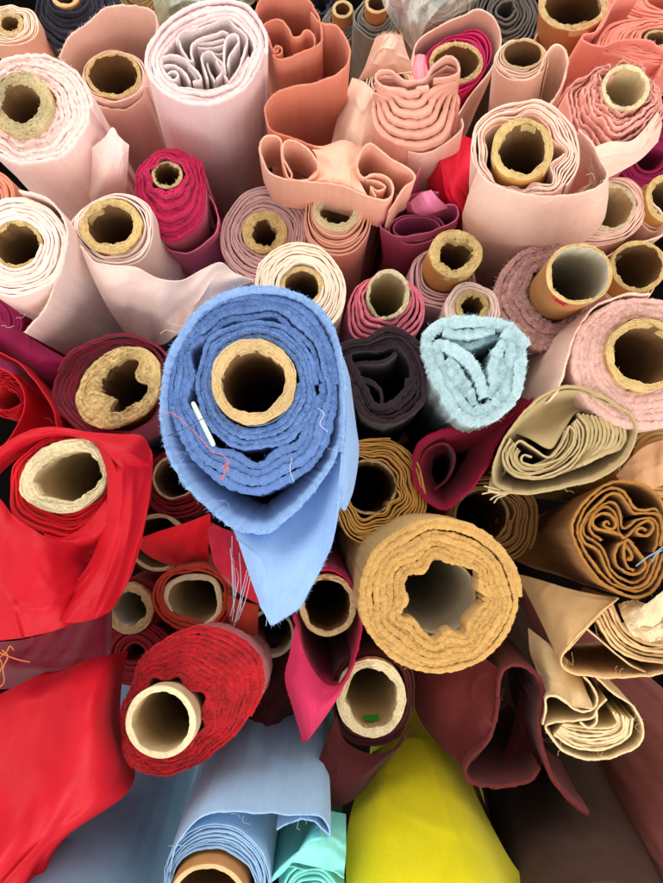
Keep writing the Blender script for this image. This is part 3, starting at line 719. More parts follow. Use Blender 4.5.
tube(f, (22, 21), 5.5, 3, 1.6, 1, seed=89, mats=TUBE_Y)

f = roll('hot pink velvet roll telescoped into a cone under the lavender roll', 170, 182, .79, (262, 400))
wound(f, HOT, [(207, 190), (205, 214), (192, 234), (172, 243), (154, 232), (142, 208), (136, 188), (140, 170), (152, 156), (172, 150), (192, 156), (203, 172)], (17, 15), 11, 1.3, (1.4, 1.0, 5), 3.5, 22, gap=.15, seed=91, rough=1.0, fuzz=(1, 1.8, .22), step=2.3)
strip(f, HOTSATIN, [(160, 240), (171, 248), (190, 249), (207, 238), (217, 224), (216, 206), (208, 190)], 1.5, -14, 92, zpts=[0, 0, 0, 2, 2, 0, -4], rough=.5, name='outer_wrap')
tube(f, (15, 13), 3, 21, 1.5, 1.6, seed=93)

f = roll('pale pink roll with a loose diagonal outer edge at the left edge', 19, 247, .72)
wound(f, [PALEPINK, BLUSH, BLUSH], [(66, 230), (68, 252), (60, 274), (40, 290), (14, 296), (-14, 288), (-30, 266), (-34, 240), (-22, 214), (0, 200), (24, 198), (48, 208)], (25, 24), 7, .85, (.4, .4, 4), 2, 7, seed=95, rough=.35, step=2.6)
tube(f, (25, 24), 4, 5, 2.4, 1.8, seed=96, mats=TUBE_Y)
strip(f, PALEPINK, [(22, 193), (48, 200), (64, 216), (70, 234), (66, 258), (56, 282), (43, 302), (28, 316), (13, 326)], 1.8, 3, 97, zpts=[4, 4, 4, 4, 2, -4, -12, -22, -32], rough=.6, fuzz=(1.2, 1.6, .25), crease=2, name='loose_wrap')

f = roll('pale pink roll with a brown core and a long draped hem', 113, 228, .75)
wound(f, [PALEPINK, PALEPINK, BLUSH], [(152, 216), (153, 238), (144, 258), (124, 266), (100, 262), (82, 250), (72, 232), (71, 219), (84, 206), (106, 195), (130, 194), (146, 204)], (31, 28), 4, .7, (.8, .6, 4), 2, 2, seed=99)
tube(f, (31, 27), 8, 6, 2.8, 1.8, seed=100, mats=TUBE_Y)
sheet(f, PALEPINK, [[(80, 246, .745), (94, 262, .735), (114, 266, .735), (136, 268, .735), (158, 279, .735), (182, 281, .735), (202, 270, .73), (220, 263, .725), (234, 273, .73), (254, 281, .735)],
                    [(92, 276, .77), (104, 286, .755), (120, 290, .75), (140, 292, .75), (160, 298, .75), (180, 298, .755), (200, 296, .745), (212, 284, .735), (226, 288, .74), (240, 288, .75)],
                    [(108, 308, .81), (122, 312, .80), (136, 314, .795), (150, 312, .79), (164, 318, .79), (178, 316, .79), (190, 312, .765), (202, 304, .755), (214, 302, .76), (222, 302, .77)],
                    [(130, 340, .88), (140, 344, .87), (150, 346, .86), (160, 345, .85), (168, 342, .82), (174, 336, .80), (184, 330, .785), (192, 324, .78), (202, 318, .78), (208, 314, .79)]],
      1.3, .007, (3, 6), 101, 150, 80, name='draped_hem', fuzz=(.9, 2.2, .14), edges='tb')
threads(f, CREAM, [[(186, 330, .78), (176, 332, .77), (166, 330, .77), (160, 334, .77)], [(190, 326, .77), (180, 326, .765), (170, 323, .765)]], .0004)

f = roll('terracotta roll glimpsed at the left edge between white fleece and pale pink rolls', -14, 196, .88)
wound(f, SALMON, (30, 28), (10, 10), 5, .8, seed=109)

f = roll('plum wine roll sunk in the gap under the loose edged pale pink roll', -20, 322, .86)
wound(f, WINE, (42, 34), (10, 10), 6, .8, seed=1109)

# ================================================================== centre top right
f = roll('bright pink stepped roll with a pale jagged core', 386, 300, .775)
wound(f, CORALPINK, [(426, 314), (420, 336), (400, 350), (376, 350), (354, 340), (346, 320), (350, 300), (362, 284), (386, 276), (408, 282), (420, 296)], (22, 24), 5, .65, (1.6, 1.6, 5), 3, 14, seed=111, rough=.9, crease=3, fuzz=(.8, 1.8, .2))
tube(f, (21, 24), 3, 20, 2.4, 2.2, seed=112, mats=TUBE_P, notch=(2.0, .35, 10))
f = roll('small white pink roll with a narrow core behind the ice blue terry', 472, 307, .775)
wound(f, PALEPINK, (28, 27, 0, 2), (17, 16), 4, .9, (.6, .3, 4), 1.5, -2, seed=113, rough=.4)
tube(f, (17, 16), 6, 2, 3, 2, seed=114, mats=TUBE_Y)

f = roll('smooth cardboard tube with a red sticker standing out of a fluffy pink roll', 580, 274, .665, (430, 405))
tube(f, (33, 31), 4.0, 0, 2.2, 1.6, seed=116, mats=TUBE_G, notch=(2.7, .4, 6))
def tpt(fr, R, ang, z):                       # a point on the side of the tube
    return loc(fr, np.array(R * math.cos(ang)), np.array(R * math.sin(ang)), np.array(z))
st = MB(); nA, nZ = 14, 8
aa = np.linspace(1.90, 2.42, nA); zz = np.linspace(-5, -18, nZ)
V = np.array([[loc(f, np.array(33.9 * math.cos(a)), np.array(31.9 * math.sin(a)), np.array(z)) for z in zz] for a in aa])
st.add(V.reshape(-1, 3), grid_faces(nA, nZ))
sk = st.build('price_sticker', solid('sticker_red', (240, 62, 62), .4), f.root)
mk = MB()
for (a0, z0, a1, z1) in [(2.30, -8, 2.22, -8), (2.26, -8, 2.26, -14), (2.18, -8, 2.18, -14), (2.18, -11, 2.10, -11), (2.10, -8, 2.10, -14), (2.05, -8, 1.97, -8), (2.05, -14, 1.97, -14), (2.01, -8, 2.01, -14), (2.3, -14, 2.24, -15)]:
    P = [loc(f, np.array(34.4 * math.cos(a0 + (a1 - a0) * t)), np.array(32.4 * math.sin(a0 + (a1 - a0) * t)), np.array(z0 + (z1 - z0) * t)) for t in (0, .5, 1)]
    strand(mk, P, .00045)
mo = mk.build('sticker_marks', solid('sticker_ink', (170, 20, 34), .5), f.root); mo.parent = sk; mo.matrix_parent_inverse = Matrix.Identity(4)
wound(f, PINKFUR, [(590, 288), (586, 322), (566, 340), (536, 352), (508, 332), (495, 304), (498, 276), (514, 258), (536, 247), (566, 252)], (36, 34), 5, 1.25, (2.5, 1.5, 5), 5, 0, gap=.3, seed=117, rough=2.0, fuzz=(4.5, 5.0, .3), z0=-125, step=2.3, proj=True)

f = roll('peach roll with a dark core and a loose flap beside the sticker tube', 606, 208, .795)
wound(f, BLUSH, [(646, 198), (644, 222), (624, 240), (596, 246), (570, 244), (564, 226), (572, 200), (590, 184), (612, 178), (634, 182)], (29, 25), 5, .75, (.8, .6, 4), 2, 4, seed=119)
tube(f, (29, 25), 4, 3, 2, 2, seed=120, mats=TUBE_P)
strip(f, BLUSH, [(644, 200), (656, 214), (664, 228), (660, 238), (644, 243), (624, 248), (606, 258), (596, 268)], 1.5, 4, 121, zpts=[2, 4, 5, 4, 2, 0, -4, -10], rough=.5, crease=3, name='loose_flap')
f = roll('open brown core in a peach wrap directly right of the sticker tube', 637, 267, .79)
tube(f, (28, 26), 5, 4, 2, 1.6, seed=122, mats=TUBE_Y)
wound(f, BLUSH, (31, 30, 0, 4), (28.5, 27, 0, 2), 2, .6, seed=123, z0=-22)
f = roll('yellow rimmed core cut by the right edge of the photo', 663, 200, .79)
tube(f, (19, 23), 6, 4, 2.5, 1.6, seed=124, mats=TUBE_Y)
wound(f, BLUSH, (22, 26, 0, 3), (19.5, 23.5), 2, .6, seed=125, z0=-12)
f = roll('dark plum red roll sunk between the chiffon roll and the right edge', 650, 160, .90)
wound(f, WINE, (46, 40), (14, 12), 8, .8, seed=126)

f = roll('big dusty pink terry roll with a wide core at the right edge', 643, 356, .70)
wound(f, [PINKTERRY, PINKTERRY, PINKTERRY], [(706, 362), (700, 400), (676, 424), (642, 431), (606, 420), (580, 394), (572, 358), (582, 326), (606, 306), (640, 300), (676, 306), (700, 330)], (39, 37), 6, 1.35, (1.2, .5, 5), 1.2, -3, gap=.08, seed=128, rough=.9, fuzz=TERRY, step=2.0, full=1.3)
tube(f, (38, 36), 7, 5, 2.4, 1.8, seed=129, mats=TUBE_Y)
strip(f, [BLUSH, PINKTERRY, BLUSH], [(650, 294), (624, 296), (600, 304), (582, 322), (570, 344), (564, 366), (558, 388), (548, 402)], 2.0, 2, 130, rough=.8, fuzz=(1, 1.8, .22), crease=2, name='outer_wrap')

f = roll('ice blue terry bolt folded into a heart with a dark slit', 480, 366, .70, (395, 470), 'folded_bolt')
_i = lambda p: [(410 + x / 5.1, 310 + y / 5.1) for x, y in p]
for k, (p, t_, zz) in enumerate([
    ([(598, 190), (510, 92), (420, 66), (310, 58), (180, 68), (100, 120), (84, 200), (130, 330), (200, 470), (262, 548), (345, 566), (440, 530), (530, 440), (556, 330), (560, 210), (520, 140), (470, 112)], 9.5, 0),
    ([(408, 450), (428, 400), (428, 300), (446, 225), (486, 172), (516, 200), (512, 300), (488, 400), (430, 486)], 9, -1),
    ([(384, 446), (348, 340), (298, 258), (220, 205), (152, 170), (134, 210), (186, 340), (258, 466), (326, 524), (400, 500), (420, 470)], 9.5, -1),
    ([(330, 484), (292, 390), (236, 300), (188, 250)], 8, -3), ([(286, 440), (240, 350), (196, 290)], 8, -4), ([(470, 470), (452, 400), (462, 320), (474, 240)], 8, -3), ([(330, 500), (380, 524), (430, 500)], 7, -3),
    ([(170, 106), (240, 122), (330, 116), (430, 92)], 8, -2), ([(210, 168), (250, 160), (310, 172), (380, 146), (460, 118)], 5, -14)]):
    strip(f, ICE, _i(p), t_ * 1.22, zz, 1320 + k, rough=1.2, fuzz=(7, 3.6, .26), crease=1, step=1.6, depth=None if k == 0 else .14, name='outer_wrap' if k == 0 else 'inner_fold', zj=3)

f = roll('dark plum terry bolt folded round a satin lined hollow', 386, 378, .72, (370, 480), 'folded_bolt')
wound(f, [PLUM] * 3, [(430, 376), (428, 402), (414, 418), (388, 427), (364, 418), (350, 396), (340, 370), (335, 350), (348, 340), (366, 338), (384, 329), (404, 332), (420, 348)],
      [(408, 368), (406, 388), (394, 400), (380, 407), (372, 396), (362, 376), (352, 362), (352, 352), (366, 350), (382, 352), (396, 346), (404, 352)], 4, .85, (1.2, .8, 5), 3, -4, seed=136, rough=1.0, fuzz=(1.4, 2.2, .26), step=2.2, shallow=.12)
strip(f, [PLUM, PLUM, PLUMSAT], [(396, 352), (386, 360), (372, 362), (358, 362), (352, 368), (360, 376), (370, 380), (380, 388), (382, 400), (378, 410)], 3.2, -4, 137, rough=.8, depth=.16, name='inner_fold')

# ================================================================== the blue terry roll
f = roll('blue terry towelling roll in the centre with a white tag strip tucked in its layers', 255, 384, .60, (312, 492))
wound(f, BLUETERRY, [(318, 384), (312, 418), (296, 440), (268, 450), (238, 448), (212, 432), (199, 404), (198, 370), (208, 344), (230, 326), (256, 322), (284, 328), (306, 350)], (43, 45, 0, 1), 4, 1.08, (.3, 1.6, 6), 2.5, 3, gap=.12, seed=140, rough=.9, fuzz=(4.5, 2.2, .22), step=1.3)
_sc = []
for q in range(46):
    a_ = 2 * math.pi * q / 46
    rr_ = 66 + 3.4 * math.sin(9 * a_ + .6) + 2.0 * math.sin(5 * a_ + 2)
    _sc.append((255 + rr_ * .98 * math.cos(a_) - 2, 384 + (rr_ + (10 if math.sin(a_) > 0 else 0) * math.sin(a_)) * math.sin(a_)))
wound(f, BLUETERRY, [(337, 386), (338, 420), (328, 450), (309, 473), (284, 490), (258, 497), (230, 491), (206, 474), (186, 448), (172, 414), (168, 382), (174, 352), (190, 324), (212, 304), (240, 296), (268, 296), (294, 304), (316, 322), (330, 350)],
      _sc, 4, 1.1, (1.2, .8, 6), 3.0, -2, gap=.22, seed=1140, rough=.9, fuzz=(4.5, 2.4, .22), step=1.3, full=1.2)
tube(f, (40.5, 42), 10.5, 17, 3.4, 2.2, seed=141, mats=TUBE, layers=6)
strip(f, [BLUEBACK, BLUETERRY, BLUEBACK], [(342, 452), (344, 424), (344, 394), (341, 362), (334, 334), (320, 312), (300, 298), (276, 291), (252, 291), (226, 297), (202, 311), (184, 334), (170, 362), (164, 394), (164, 426), (171, 454), (185, 480), (207, 504), (230, 523), (252, 531), (272, 529), (294, 511), (312, 492), (330, 466), (342, 440)],
      3.4, 8, 142, zpts=[2, 2, 2, 2, 2, 2, 2, 2, 2, 2, 2, 2, 2, 2, 2, 4, 6, 8, 8, 8, 6, 4, 2, 0, -2], rough=1.6, fuzz=(2.8, 3.0, .28), crease=.4, step=1.8, flare=24, name='outer_wrap')
sheet(f, [BLUEBACK, BLUETERRY], [[(231, 520, .612), (256, 526, .615), (282, 514, .625), (308, 486, .63), (330, 462, .625), (343, 430, .612)], [(236, 534, .605), (256, 540, .60), (280, 536, .61), (304, 526, .615), (322, 508, .61), (340, 478, .60)], [(243, 556, .60), (258, 560, .592), (278, 560, .598), (300, 554, .60), (318, 544, .598), (334, 524, .59)],
                     [(253, 586, .60), (264, 588, .592), (280, 588, .592), (298, 582, .594), (312, 574, .592), (325, 560, .59)], [(262, 608, .605), (270, 609, .60), (282, 608, .598), (294, 602, .598), (304, 596, .598), (312, 586, .598)], [(270, 625, .61), (275, 624, .608), (282, 620, .606), (290, 615, .606), (296, 611, .606), (302, 606, .606)]],
      3.0, .004, (3, 3), 143, 130, 110, name='hanging_flap', fuzz=(5, 3.2, .2, 2.5), edges='br', mi_back=1)
sheet(f, [BLUEBACK, BLUETERRY], [[(341, 352, .60), (346, 364, .62), (350, 378, .64)], [(345, 400, .592), (351, 412, .61), (356, 424, .64)], [(344, 440, .592), (352, 446, .61), (359, 452, .64)], [(341, 480, .595), (348, 484, .61), (354, 488, .63)], [(338, 506, .60), (342, 508, .605), (346, 510, .612)]], 2, .002, (2, 2), 144, 40, 90, name='side_flap', mi_back=0, fuzz=(4, 2.8, .2, 2), edges='l')
# tucked strip, blue tape on the core, stray threads
tg = MB()
c0, c1 = W(192.5, 402, .592), W(214, 446, .583)
ax = (c1 - c0) / np.linalg.norm(c1 - c0); sd = np.cross(ax, f.A); sd /= np.linalg.norm(sd); up = np.cross(sd, ax)
prof = [(-.0021, 0), (-.0018, .0008), (0, .0012), (.0018, .0008), (.0021, 0), (.0018, -.0008), (-.0018, -.0008)]
L_ = [0, .03, .1, .5, .9, .97, 1.0]; S_ = [.55, .85, 1, 1, 1, .9, .6]
V = np.array([[c0 + (c1 - c0) * l + sd * x * s + up * y * s for x, y in prof + prof[:1]] for l, s in zip(L_, S_)])
tg.add(V.reshape(-1, 3), grid_faces(len(L_), len(prof) + 1))
tg.add(V[0, :-1], [[0, 1, 2, 3], [3, 4, 5, 6], [0, 3, 6, 6]][:2]); tg.add(V[-1, :-1], [[0, 1, 2, 3], [3, 4, 5, 6]])
tg.build('tag_strip', solid('tag_white', (196, 214, 204), .5), f.root)
th_ = MB()
V = np.array([[loc(f, np.array(41.6 * math.cos(a)), np.array(43.0 * math.sin(a)), np.array(z)) for z in (5, 9, 13)] for a in np.linspace(.75, 1.75, 20)])
th_.add(V.reshape(-1, 3), grid_faces(20, 3))
th_.build('core_tape', solid('tape_blue', (120, 160, 200), .4), f.root)
ORANGE = solid('thread_orange', (224, 96, 70), .7); WHITE = solid('thread_white', (235, 232, 225), .7); DK = solid('thread_dark', (40, 45, 70), .7)
threads(f, ORANGE, [[(162, 412, .59), (174, 414, .583), (190, 428, .58), (204, 442, .577), (212, 452, .576), (222, 455, .576), (229, 462, .576), (225, 470, .577), (222, 480, .578)],
                    [(229, 461, .576), (226, 468, .575), (224, 476, .576), (220, 480, .577), (224, 478, .575)], [(222, 468, .575), (227, 464, .574), (228, 472, .575)]], .00032)
threads(f, WHITE, [[(318, 408, .582), (324, 414, .58), (320, 424, .58), (328, 432, .58)], [(292, 458, .582), (290, 470, .58), (294, 482, .58)]], .00018)
threads(f, DK, [[(168, 436, .585), (186, 428, .578), (200, 420, .577), (212, 416, .579)]], .00035)

# ================================================================== reds on the left
f = roll('red satin wraps curling round a dark hollow at the left edge', 0, 402, .75, VP)
strip(f, REDSATIN, [(-30, 340), (0, 352), (16, 360), (30, 374), (44, 392), (54, 408), (58, 426), (54, 446), (40, 470)], 1.5, 4, 150, crease=2, flare=-6, name='outer_wrap')
strip(f, REDSATIN, [(-20, 360), (0, 367), (14, 376), (24, 392), (25, 410), (18, 428), (4, 446), (-16, 452)], 1.5, 4, 151, crease=2, flare=-4, name='outer_wrap')
wound(f, REDCLOTH, (22, 20, -2, -14), (5, 4, -2, -14), 7, .6, (.6, .6, 4), 3, seed=152, z0=-18)
f = roll('wine coloured sheet folded down behind the red satin wraps', 30, 342, .79, VP, 'draped_cloth', 'cloth')
sheet(f, WINE, [[(-25, 305, .80), (0, 319, .79), (20, 331, .79), (44, 346, .79), (68, 360, .79)], [(-25, 325, .77), (0, 336, .775), (20, 350, .775), (42, 362, .775), (66, 368, .79)], [(-25, 345, .79), (4, 354, .80), (24, 368, .80), (44, 380, .80), (62, 386, .81)], [(-25, 380, .90), (10, 390, .90), (28, 398, .90), (44, 404, .90), (60, 408, .90)]], 1.4, .003, (2, 4), 153)
f = roll('burgundy roll with a thick torn core burst open on one side', 120, 390, .76)
wound(f, BURG, [(165, 366), (163, 396), (150, 420), (128, 434), (100, 438), (72, 428), (56, 410), (52, 388), (62, 366), (86, 346), (112, 338), (140, 342), (156, 350)], (44, 42, -1, -1), 5, .75, (1.2, .8, 5), 3, -8, seed=155, rough=.6)
tube(f, [(160, 366), (160, 392), (146, 412), (124, 424), (102, 428), (84, 420), (76, 402), (82, 378), (96, 360), (116, 349), (138, 347), (152, 353)], 14, 2, 7.0, 3.2, hole=[(140, 364), (136, 376), (149, 388), (140, 402), (124, 414), (110, 412), (112, 400), (102, 394), (102, 378), (112, 368), (128, 360)], seed=156, mats=TUBE_Y, layers=8)
strip(f, BURG, [(60, 372), (74, 352), (98, 340), (124, 334), (150, 342), (166, 356), (170, 376), (168, 400)], 2.2, 3, 157, rough=.5, crease=2, name='outer_wrap')

f = roll('red roll with a broad torn core and satin drawn round it', 66, 477, .695)
tube(f, [(108, 462), (108, 484), (96, 500), (78, 512), (60, 514), (40, 508), (25, 496), (22, 480), (28, 464), (44, 448), (66, 440), (90, 442)], 12, 4, 4.5, 2.4, hole=[(103, 464), (101, 482), (88, 494), (70, 502), (52, 500), (38, 490), (36, 478), (44, 466), (58, 456), (76, 452), (92, 454)], seed=159, mats=TUBE_P, layers=7)
wound(f, REDCLOTH, [(112, 470), (114, 500), (102, 526), (70, 540), (36, 536), (12, 514), (10, 482), (20, 458), (40, 440), (70, 434), (98, 440)], (43, 37, 0, 0), 6, 1.15, (1, 1.6, 4), 4, -3, seed=160, z0=-3)
sheet(f, REDSATIN, [[(-14, 462, .69), (4, 445, .69), (26, 432, .69), (54, 427, .69), (90, 432, .69), (118, 434, .69), (142, 436, .69), (153, 455, .70)], [(-14, 474, .70), (4, 456, .695), (27, 441, .692), (56, 434, .69), (90, 438, .68), (114, 444, .672), (134, 452, .675), (150, 468, .70)],
                    [(-14, 492, .74), (4, 470, .73), (28, 452, .72), (58, 441, .715), (88, 441, .695), (104, 450, .672), (120, 466, .672), (148, 486, .71)]], 1.3, .002, (2, 5), 161, 140, 50, name='satin_hem')
sheet(f, REDSATIN, [[(90, 434, .688), (104, 441, .684), (124, 446, .684), (142, 448, .69), (153, 458, .70)], [(98, 448, .682), (110, 456, .676), (126, 460, .68), (140, 466, .688), (152, 478, .70)], [(106, 470, .680), (116, 478, .673), (128, 486, .678), (138, 492, .688), (149, 500, .70)], [(107, 500, .682), (116, 507, .674), (126, 514, .678), (136, 520, .69), (144, 526, .70)],
                    [(101, 530, .684), (110, 536, .675), (120, 542, .678), (130, 546, .69), (138, 552, .70)], [(90, 562, .684), (100, 569, .672), (110, 574, .674), (120, 578, .686), (128, 582, .70)], [(70, 588, .676), (84, 597, .660), (97, 602, .662), (108, 605, .678), (116, 604, .70)], [(44, 612, .665), (62, 621, .650), (80, 622, .652), (97, 618, .67), (110, 612, .70)]], 1.0, .004, .0045, (3, 4), 162, 90, 140, name='satin_band')
sheet(f, REDSATIN, [[(44, 532, .70), (64, 536, .70), (86, 524, .69), (106, 500, .688)], [(46, 538, .685), (66, 545, .685), (88, 540, .682), (107, 526, .684)], [(50, 548, .70), (68, 550, .70), (88, 548, .70), (104, 546, .70)]], 1.0, .002, .002, (2, 3), 1162, 50, 40, name='satin_fold')
sheet(f, REDSATIN, [[(-30, 480, .69), (-2, 497, .675), (14, 516, .672), (34, 530, .668), (54, 540, .675), (78, 544, .69), (100, 544, .70)], [(-30, 510, .67), (0, 520, .66), (18, 534, .655), (36, 545, .655), (54, 550, .665), (74, 556, .69), (92, 562, .71)], [(-30, 550, .65), (0, 556, .645), (20, 562, .645), (38, 570, .648), (54, 573, .655), (72, 579, .675), (90, 584, .70)],
                    [(-30, 596, .64), (0, 598, .635), (20, 600, .64), (40, 602, .645), (58, 602, .655), (72, 602, .67), (86, 602, .68)], [(-30, 642, .65), (0, 640, .645), (20, 638, .65), (40, 634, .655), (56, 630, .66), (72, 624, .67), (86, 616, .68)]], 1.3, .015, .005, (2.5, 3), 163, 110, 110, name='satin_drape')

f = roll('dark burgundy sheet with orange raffia caught on it at the left edge', 40, 650, .74, VP, 'draped_cloth', 'cloth')
sheet(f, BURG, [[(-20, 642, .74), (20, 640, .74), (60, 628, .74), (100, 604, .745), (112, 600, .76)], [(-20, 652, .71), (20, 653, .71), (60, 652, .71), (100, 645, .715), (112, 640, .74)], [(-20, 664, .70), (20, 667, .70), (60, 668, .70), (100, 664, .71), (110, 660, .74)], [(-20, 690, .74), (20, 688, .76), (60, 682, .76), (100, 676, .78), (112, 670, .8)]], 1.6, .012, .004, (2, 4), 165)
threads(f, solid('raffia', (222, 140, 74), .7), [[(-6, 662, .69), (6, 652, .685), (10, 646, .683), (14, 650, .685)], [(-6, 650, .69), (8, 656, .684), (20, 660, .682), (30, 662, .685)], [(-4, 690, .69), (4, 682, .685), (3, 668, .682), (8, 656, .682), (2, 650, .685)], [(0, 672, .69), (2, 664, .684), (-3, 654, .685)]], .0006)

f = roll('long bright red satin drape spilling over the bottom left corner', 40, 760, .62, (280, 560), 'draped_cloth', 'cloth')
sheet(f, REDSATIN, [[(-60, 740, .70), (-20, 704, .69), (0, 694, .685), (43, 673, .69), (74, 664, .695), (106, 655, .71), (128, 652, .80)], [(-60, 756, .66), (-20, 732, .65), (5, 718, .648), (45, 698, .648), (78, 690, .645), (106, 680, .665), (123, 676, .78)], [(-60, 790, .63), (-20, 772, .62), (8, 760, .62), (46, 744, .622), (78, 730, .612), (102, 722, .64), (121, 718, .78)],
                    [(-60, 830, .61), (-20, 820, .60), (6, 808, .60), (44, 790, .605), (78, 776, .605), (108, 766, .64), (135, 764, .76)], [(-60, 868, .60), (-30, 862, .59), (0, 850, .59), (36, 832, .60), (66, 814, .61), (94, 806, .625), (124, 796, .69)], [(-70, 910, .60), (-40, 904, .59), (-10, 894, .59), (16, 878, .60), (36, 862, .615), (54, 848, .63), (66, 838, .68)], [(-80, 960, .60), (-50, 950, .59), (-20, 940, .59), (4, 926, .60), (22, 912, .62), (40, 896, .64), (48, 880, .68)]],
      1.5, .022, .006, (2.5, 3.4), 167, 140, 140, name='satin_drape')


f = roll('crimson velvet roll with a clean pale core tilted to the lower left', 165, 718, .675, (308, 600))
wound(f, CRIMSONVEL, [(262, 680), (254, 710), (230, 740), (198, 764), (164, 776), (138, 770), (123, 752), (121, 726), (128, 692), (142, 660), (166, 638), (198, 628), (232, 634), (254, 652)], (38, 38), 12, 1.2, (4.5, 1.2, 6), 1.5, 6, gap=.08, seed=170, rough=.9, fuzz=(2.6, 2.6, .24), step=1.8, crease=3, z0=-14, proj=True)
tube(f, (34, 35), 6, 24, 1.3, 1.0, seed=171, mats=TUBE_P)

f = roll('rust red roll sagging over a pale rimmed core above the crimson velvet roll', 192, 601, .775)
wound(f, [RUST, RUST, DARKRED], [(230, 592), (230, 614), (216, 630), (194, 636), (172, 628), (157, 614), (154, 596), (160, 578), (178, 568), (202, 566), (220, 574)], [(224, 596), (222, 612), (208, 625), (190, 620), (170, 612), (162, 596), (166, 580), (184, 573), (206, 573), (220, 582)], 3, .8, (.4, .4, 4), 2, 2, shallow=.014, seed=173, rough=.7, fuzz=(.8, 1.8, .2))
tube(f, [(222, 600), (220, 616), (206, 630), (188, 632), (170, 620), (162, 602), (166, 584), (182, 576), (206, 576), (218, 584)], 6, -6, 1.4, .8, seed=174, mats=TUBE_P)
f = roll('dark red roll sunk between the burgundy sheet and the crimson velvet roll', 134, 654, .92)
wound(f, DARKRED, (40, 34), (10, 10), 6, .8, seed=1176)
f = roll('small bare core with a ragged right rim left of the rust red roll', 129, 609, .82, VP, 'cardboard_tube', 'cardboard tube')
tube(f, (24, 25), 8, 0, 2.5, 2.0, seed=175, mats=[TUBE[0], TUBE[1], TUBE_G[2]])
wound(f, DARKRED, (28, 29), (25, 26), 2, .5, seed=176, z0=-10)
f = roll('thin brown core ring with a dark red flap laid across its mouth', 158, 542, .84)
tube(f, (29, 29), 4, 0, 1.2, .8, seed=178, mats=TUBE)
wound(f, DARKRED, (34, 33, 2, 2), (30, 30), 2, .6, seed=179, z0=-10)
sheet(f, REDCLOTH, [[(134, 541, .80), (150, 535, .79), (170, 528, .785), (190, 522, .78), (210, 514, .78)], [(140, 549, .80), (156, 545, .785), (172, 540, .78), (192, 536, .78), (210, 532, .785)], [(152, 558, .81), (164, 556, .80), (178, 552, .80), (194, 550, .79), (208, 548, .79)], [(170, 566, .84), (180, 566, .83), (190, 566, .82), (200, 564, .81), (208, 562, .81)]], 1.5, .006, (3, 3), 180, 70, 50, fuzz=(.8, 2, .14), edges='t')
f = roll('dark red roll with a shadowed core just left of the blue terry hem', 174, 478, .84)
wound(f, DARKRED, (34, 34, 2, 6), (22, 22), 4, .8, (.6, .6, 4), 2, seed=182, rough=.4)
tube(f, (22, 22), 2.5, 0, 1, .6, seed=183)
f = roll('red velvet strip with a white thread fringe beside the blue flap', 236, 566, .74, VP, 'draped_cloth', 'cloth')
sheet(f, fabric('velvet_rose_red', (190, 18, 48), 'velvet', var=.14), [[(206, 520, .79), (222, 528, .77), (240, 534, .76)], [(210, 546, .76), (226, 554, .74), (246, 562, .74)], [(216, 566, .745), (234, 580, .73), (256, 586, .73)], [(224, 580, .75), (240, 594, .735), (262, 606, .74)]], 2, .006, (3, 2), 185, 50, 60, fuzz=(1.5, 2.2, .16), edges='lb')
sheet(f, RUST, [[(222, 592, .79), (238, 600, .76), (258, 606, .76)], [(226, 612, .78), (240, 616, .755), (258, 618, .77)], [(230, 634, .80), (244, 640, .785), (258, 634, .80)]], 2, .006, (3, 2), 186, 40, 40)
threads(f, solid('fringe_white', (176, 198, 214), .7), [[(230 + i * 3.1, 548 + (i * 7 % 5) * 5, .725), (233 + i * 2.6, 572 + (i * 3 % 4) * 5, .715), (234 + i * 2.2 - (i % 3) * 4, 596 + (i * 5 % 6) * 5, .715)] for i in range(4)] + [[(249, 572, .715), (243, 596, .71), (236, 622, .712)], [(252, 570, .715), (246, 598, .71), (238, 620, .712)], [(247, 570, .715), (240, 600, .71), (234, 626, .712)], [(232, 536, .73), (232, 570, .72), (234, 612, .72)], [(266, 604, .72), (267, 616, .715), (266, 626, .715)]], .00032, 'thread_fringe')
f = roll('dark core with only its lower rim lit below the blue flap tip', 270, 634, .84)
tube(f, (25, 24), 3, 0, 1.2, .8, seed=188, mats=TUBE_P)
wound(f, DEEPMAROON, (32, 32, 2, 4), (26, 26), 3, .7, seed=189, z0=-6)
f = roll('crumpled dark maroon cloth sunk between the crimson velvet roll and raspberry flap', 278, 690, .86, VP, 'crumpled_cloth', 'cloth')
sheet(f, DEEPMAROON, [[(250, 656, .88), (272, 660, .86), (296, 658, .88)], [(248, 684, .85), (272, 680, .83), (298, 684, .86)], [(240, 712, .84), (268, 716, .82), (300, 712, .85)], [(236, 734, .86), (266, 746, .84), (304, 738, .87)]], 2, .02, (4, 4), 190)
wound(f, DEEPMAROON, (40, 44, -4, 0), (8, 8), 5, .6, seed=191, z0=-14)

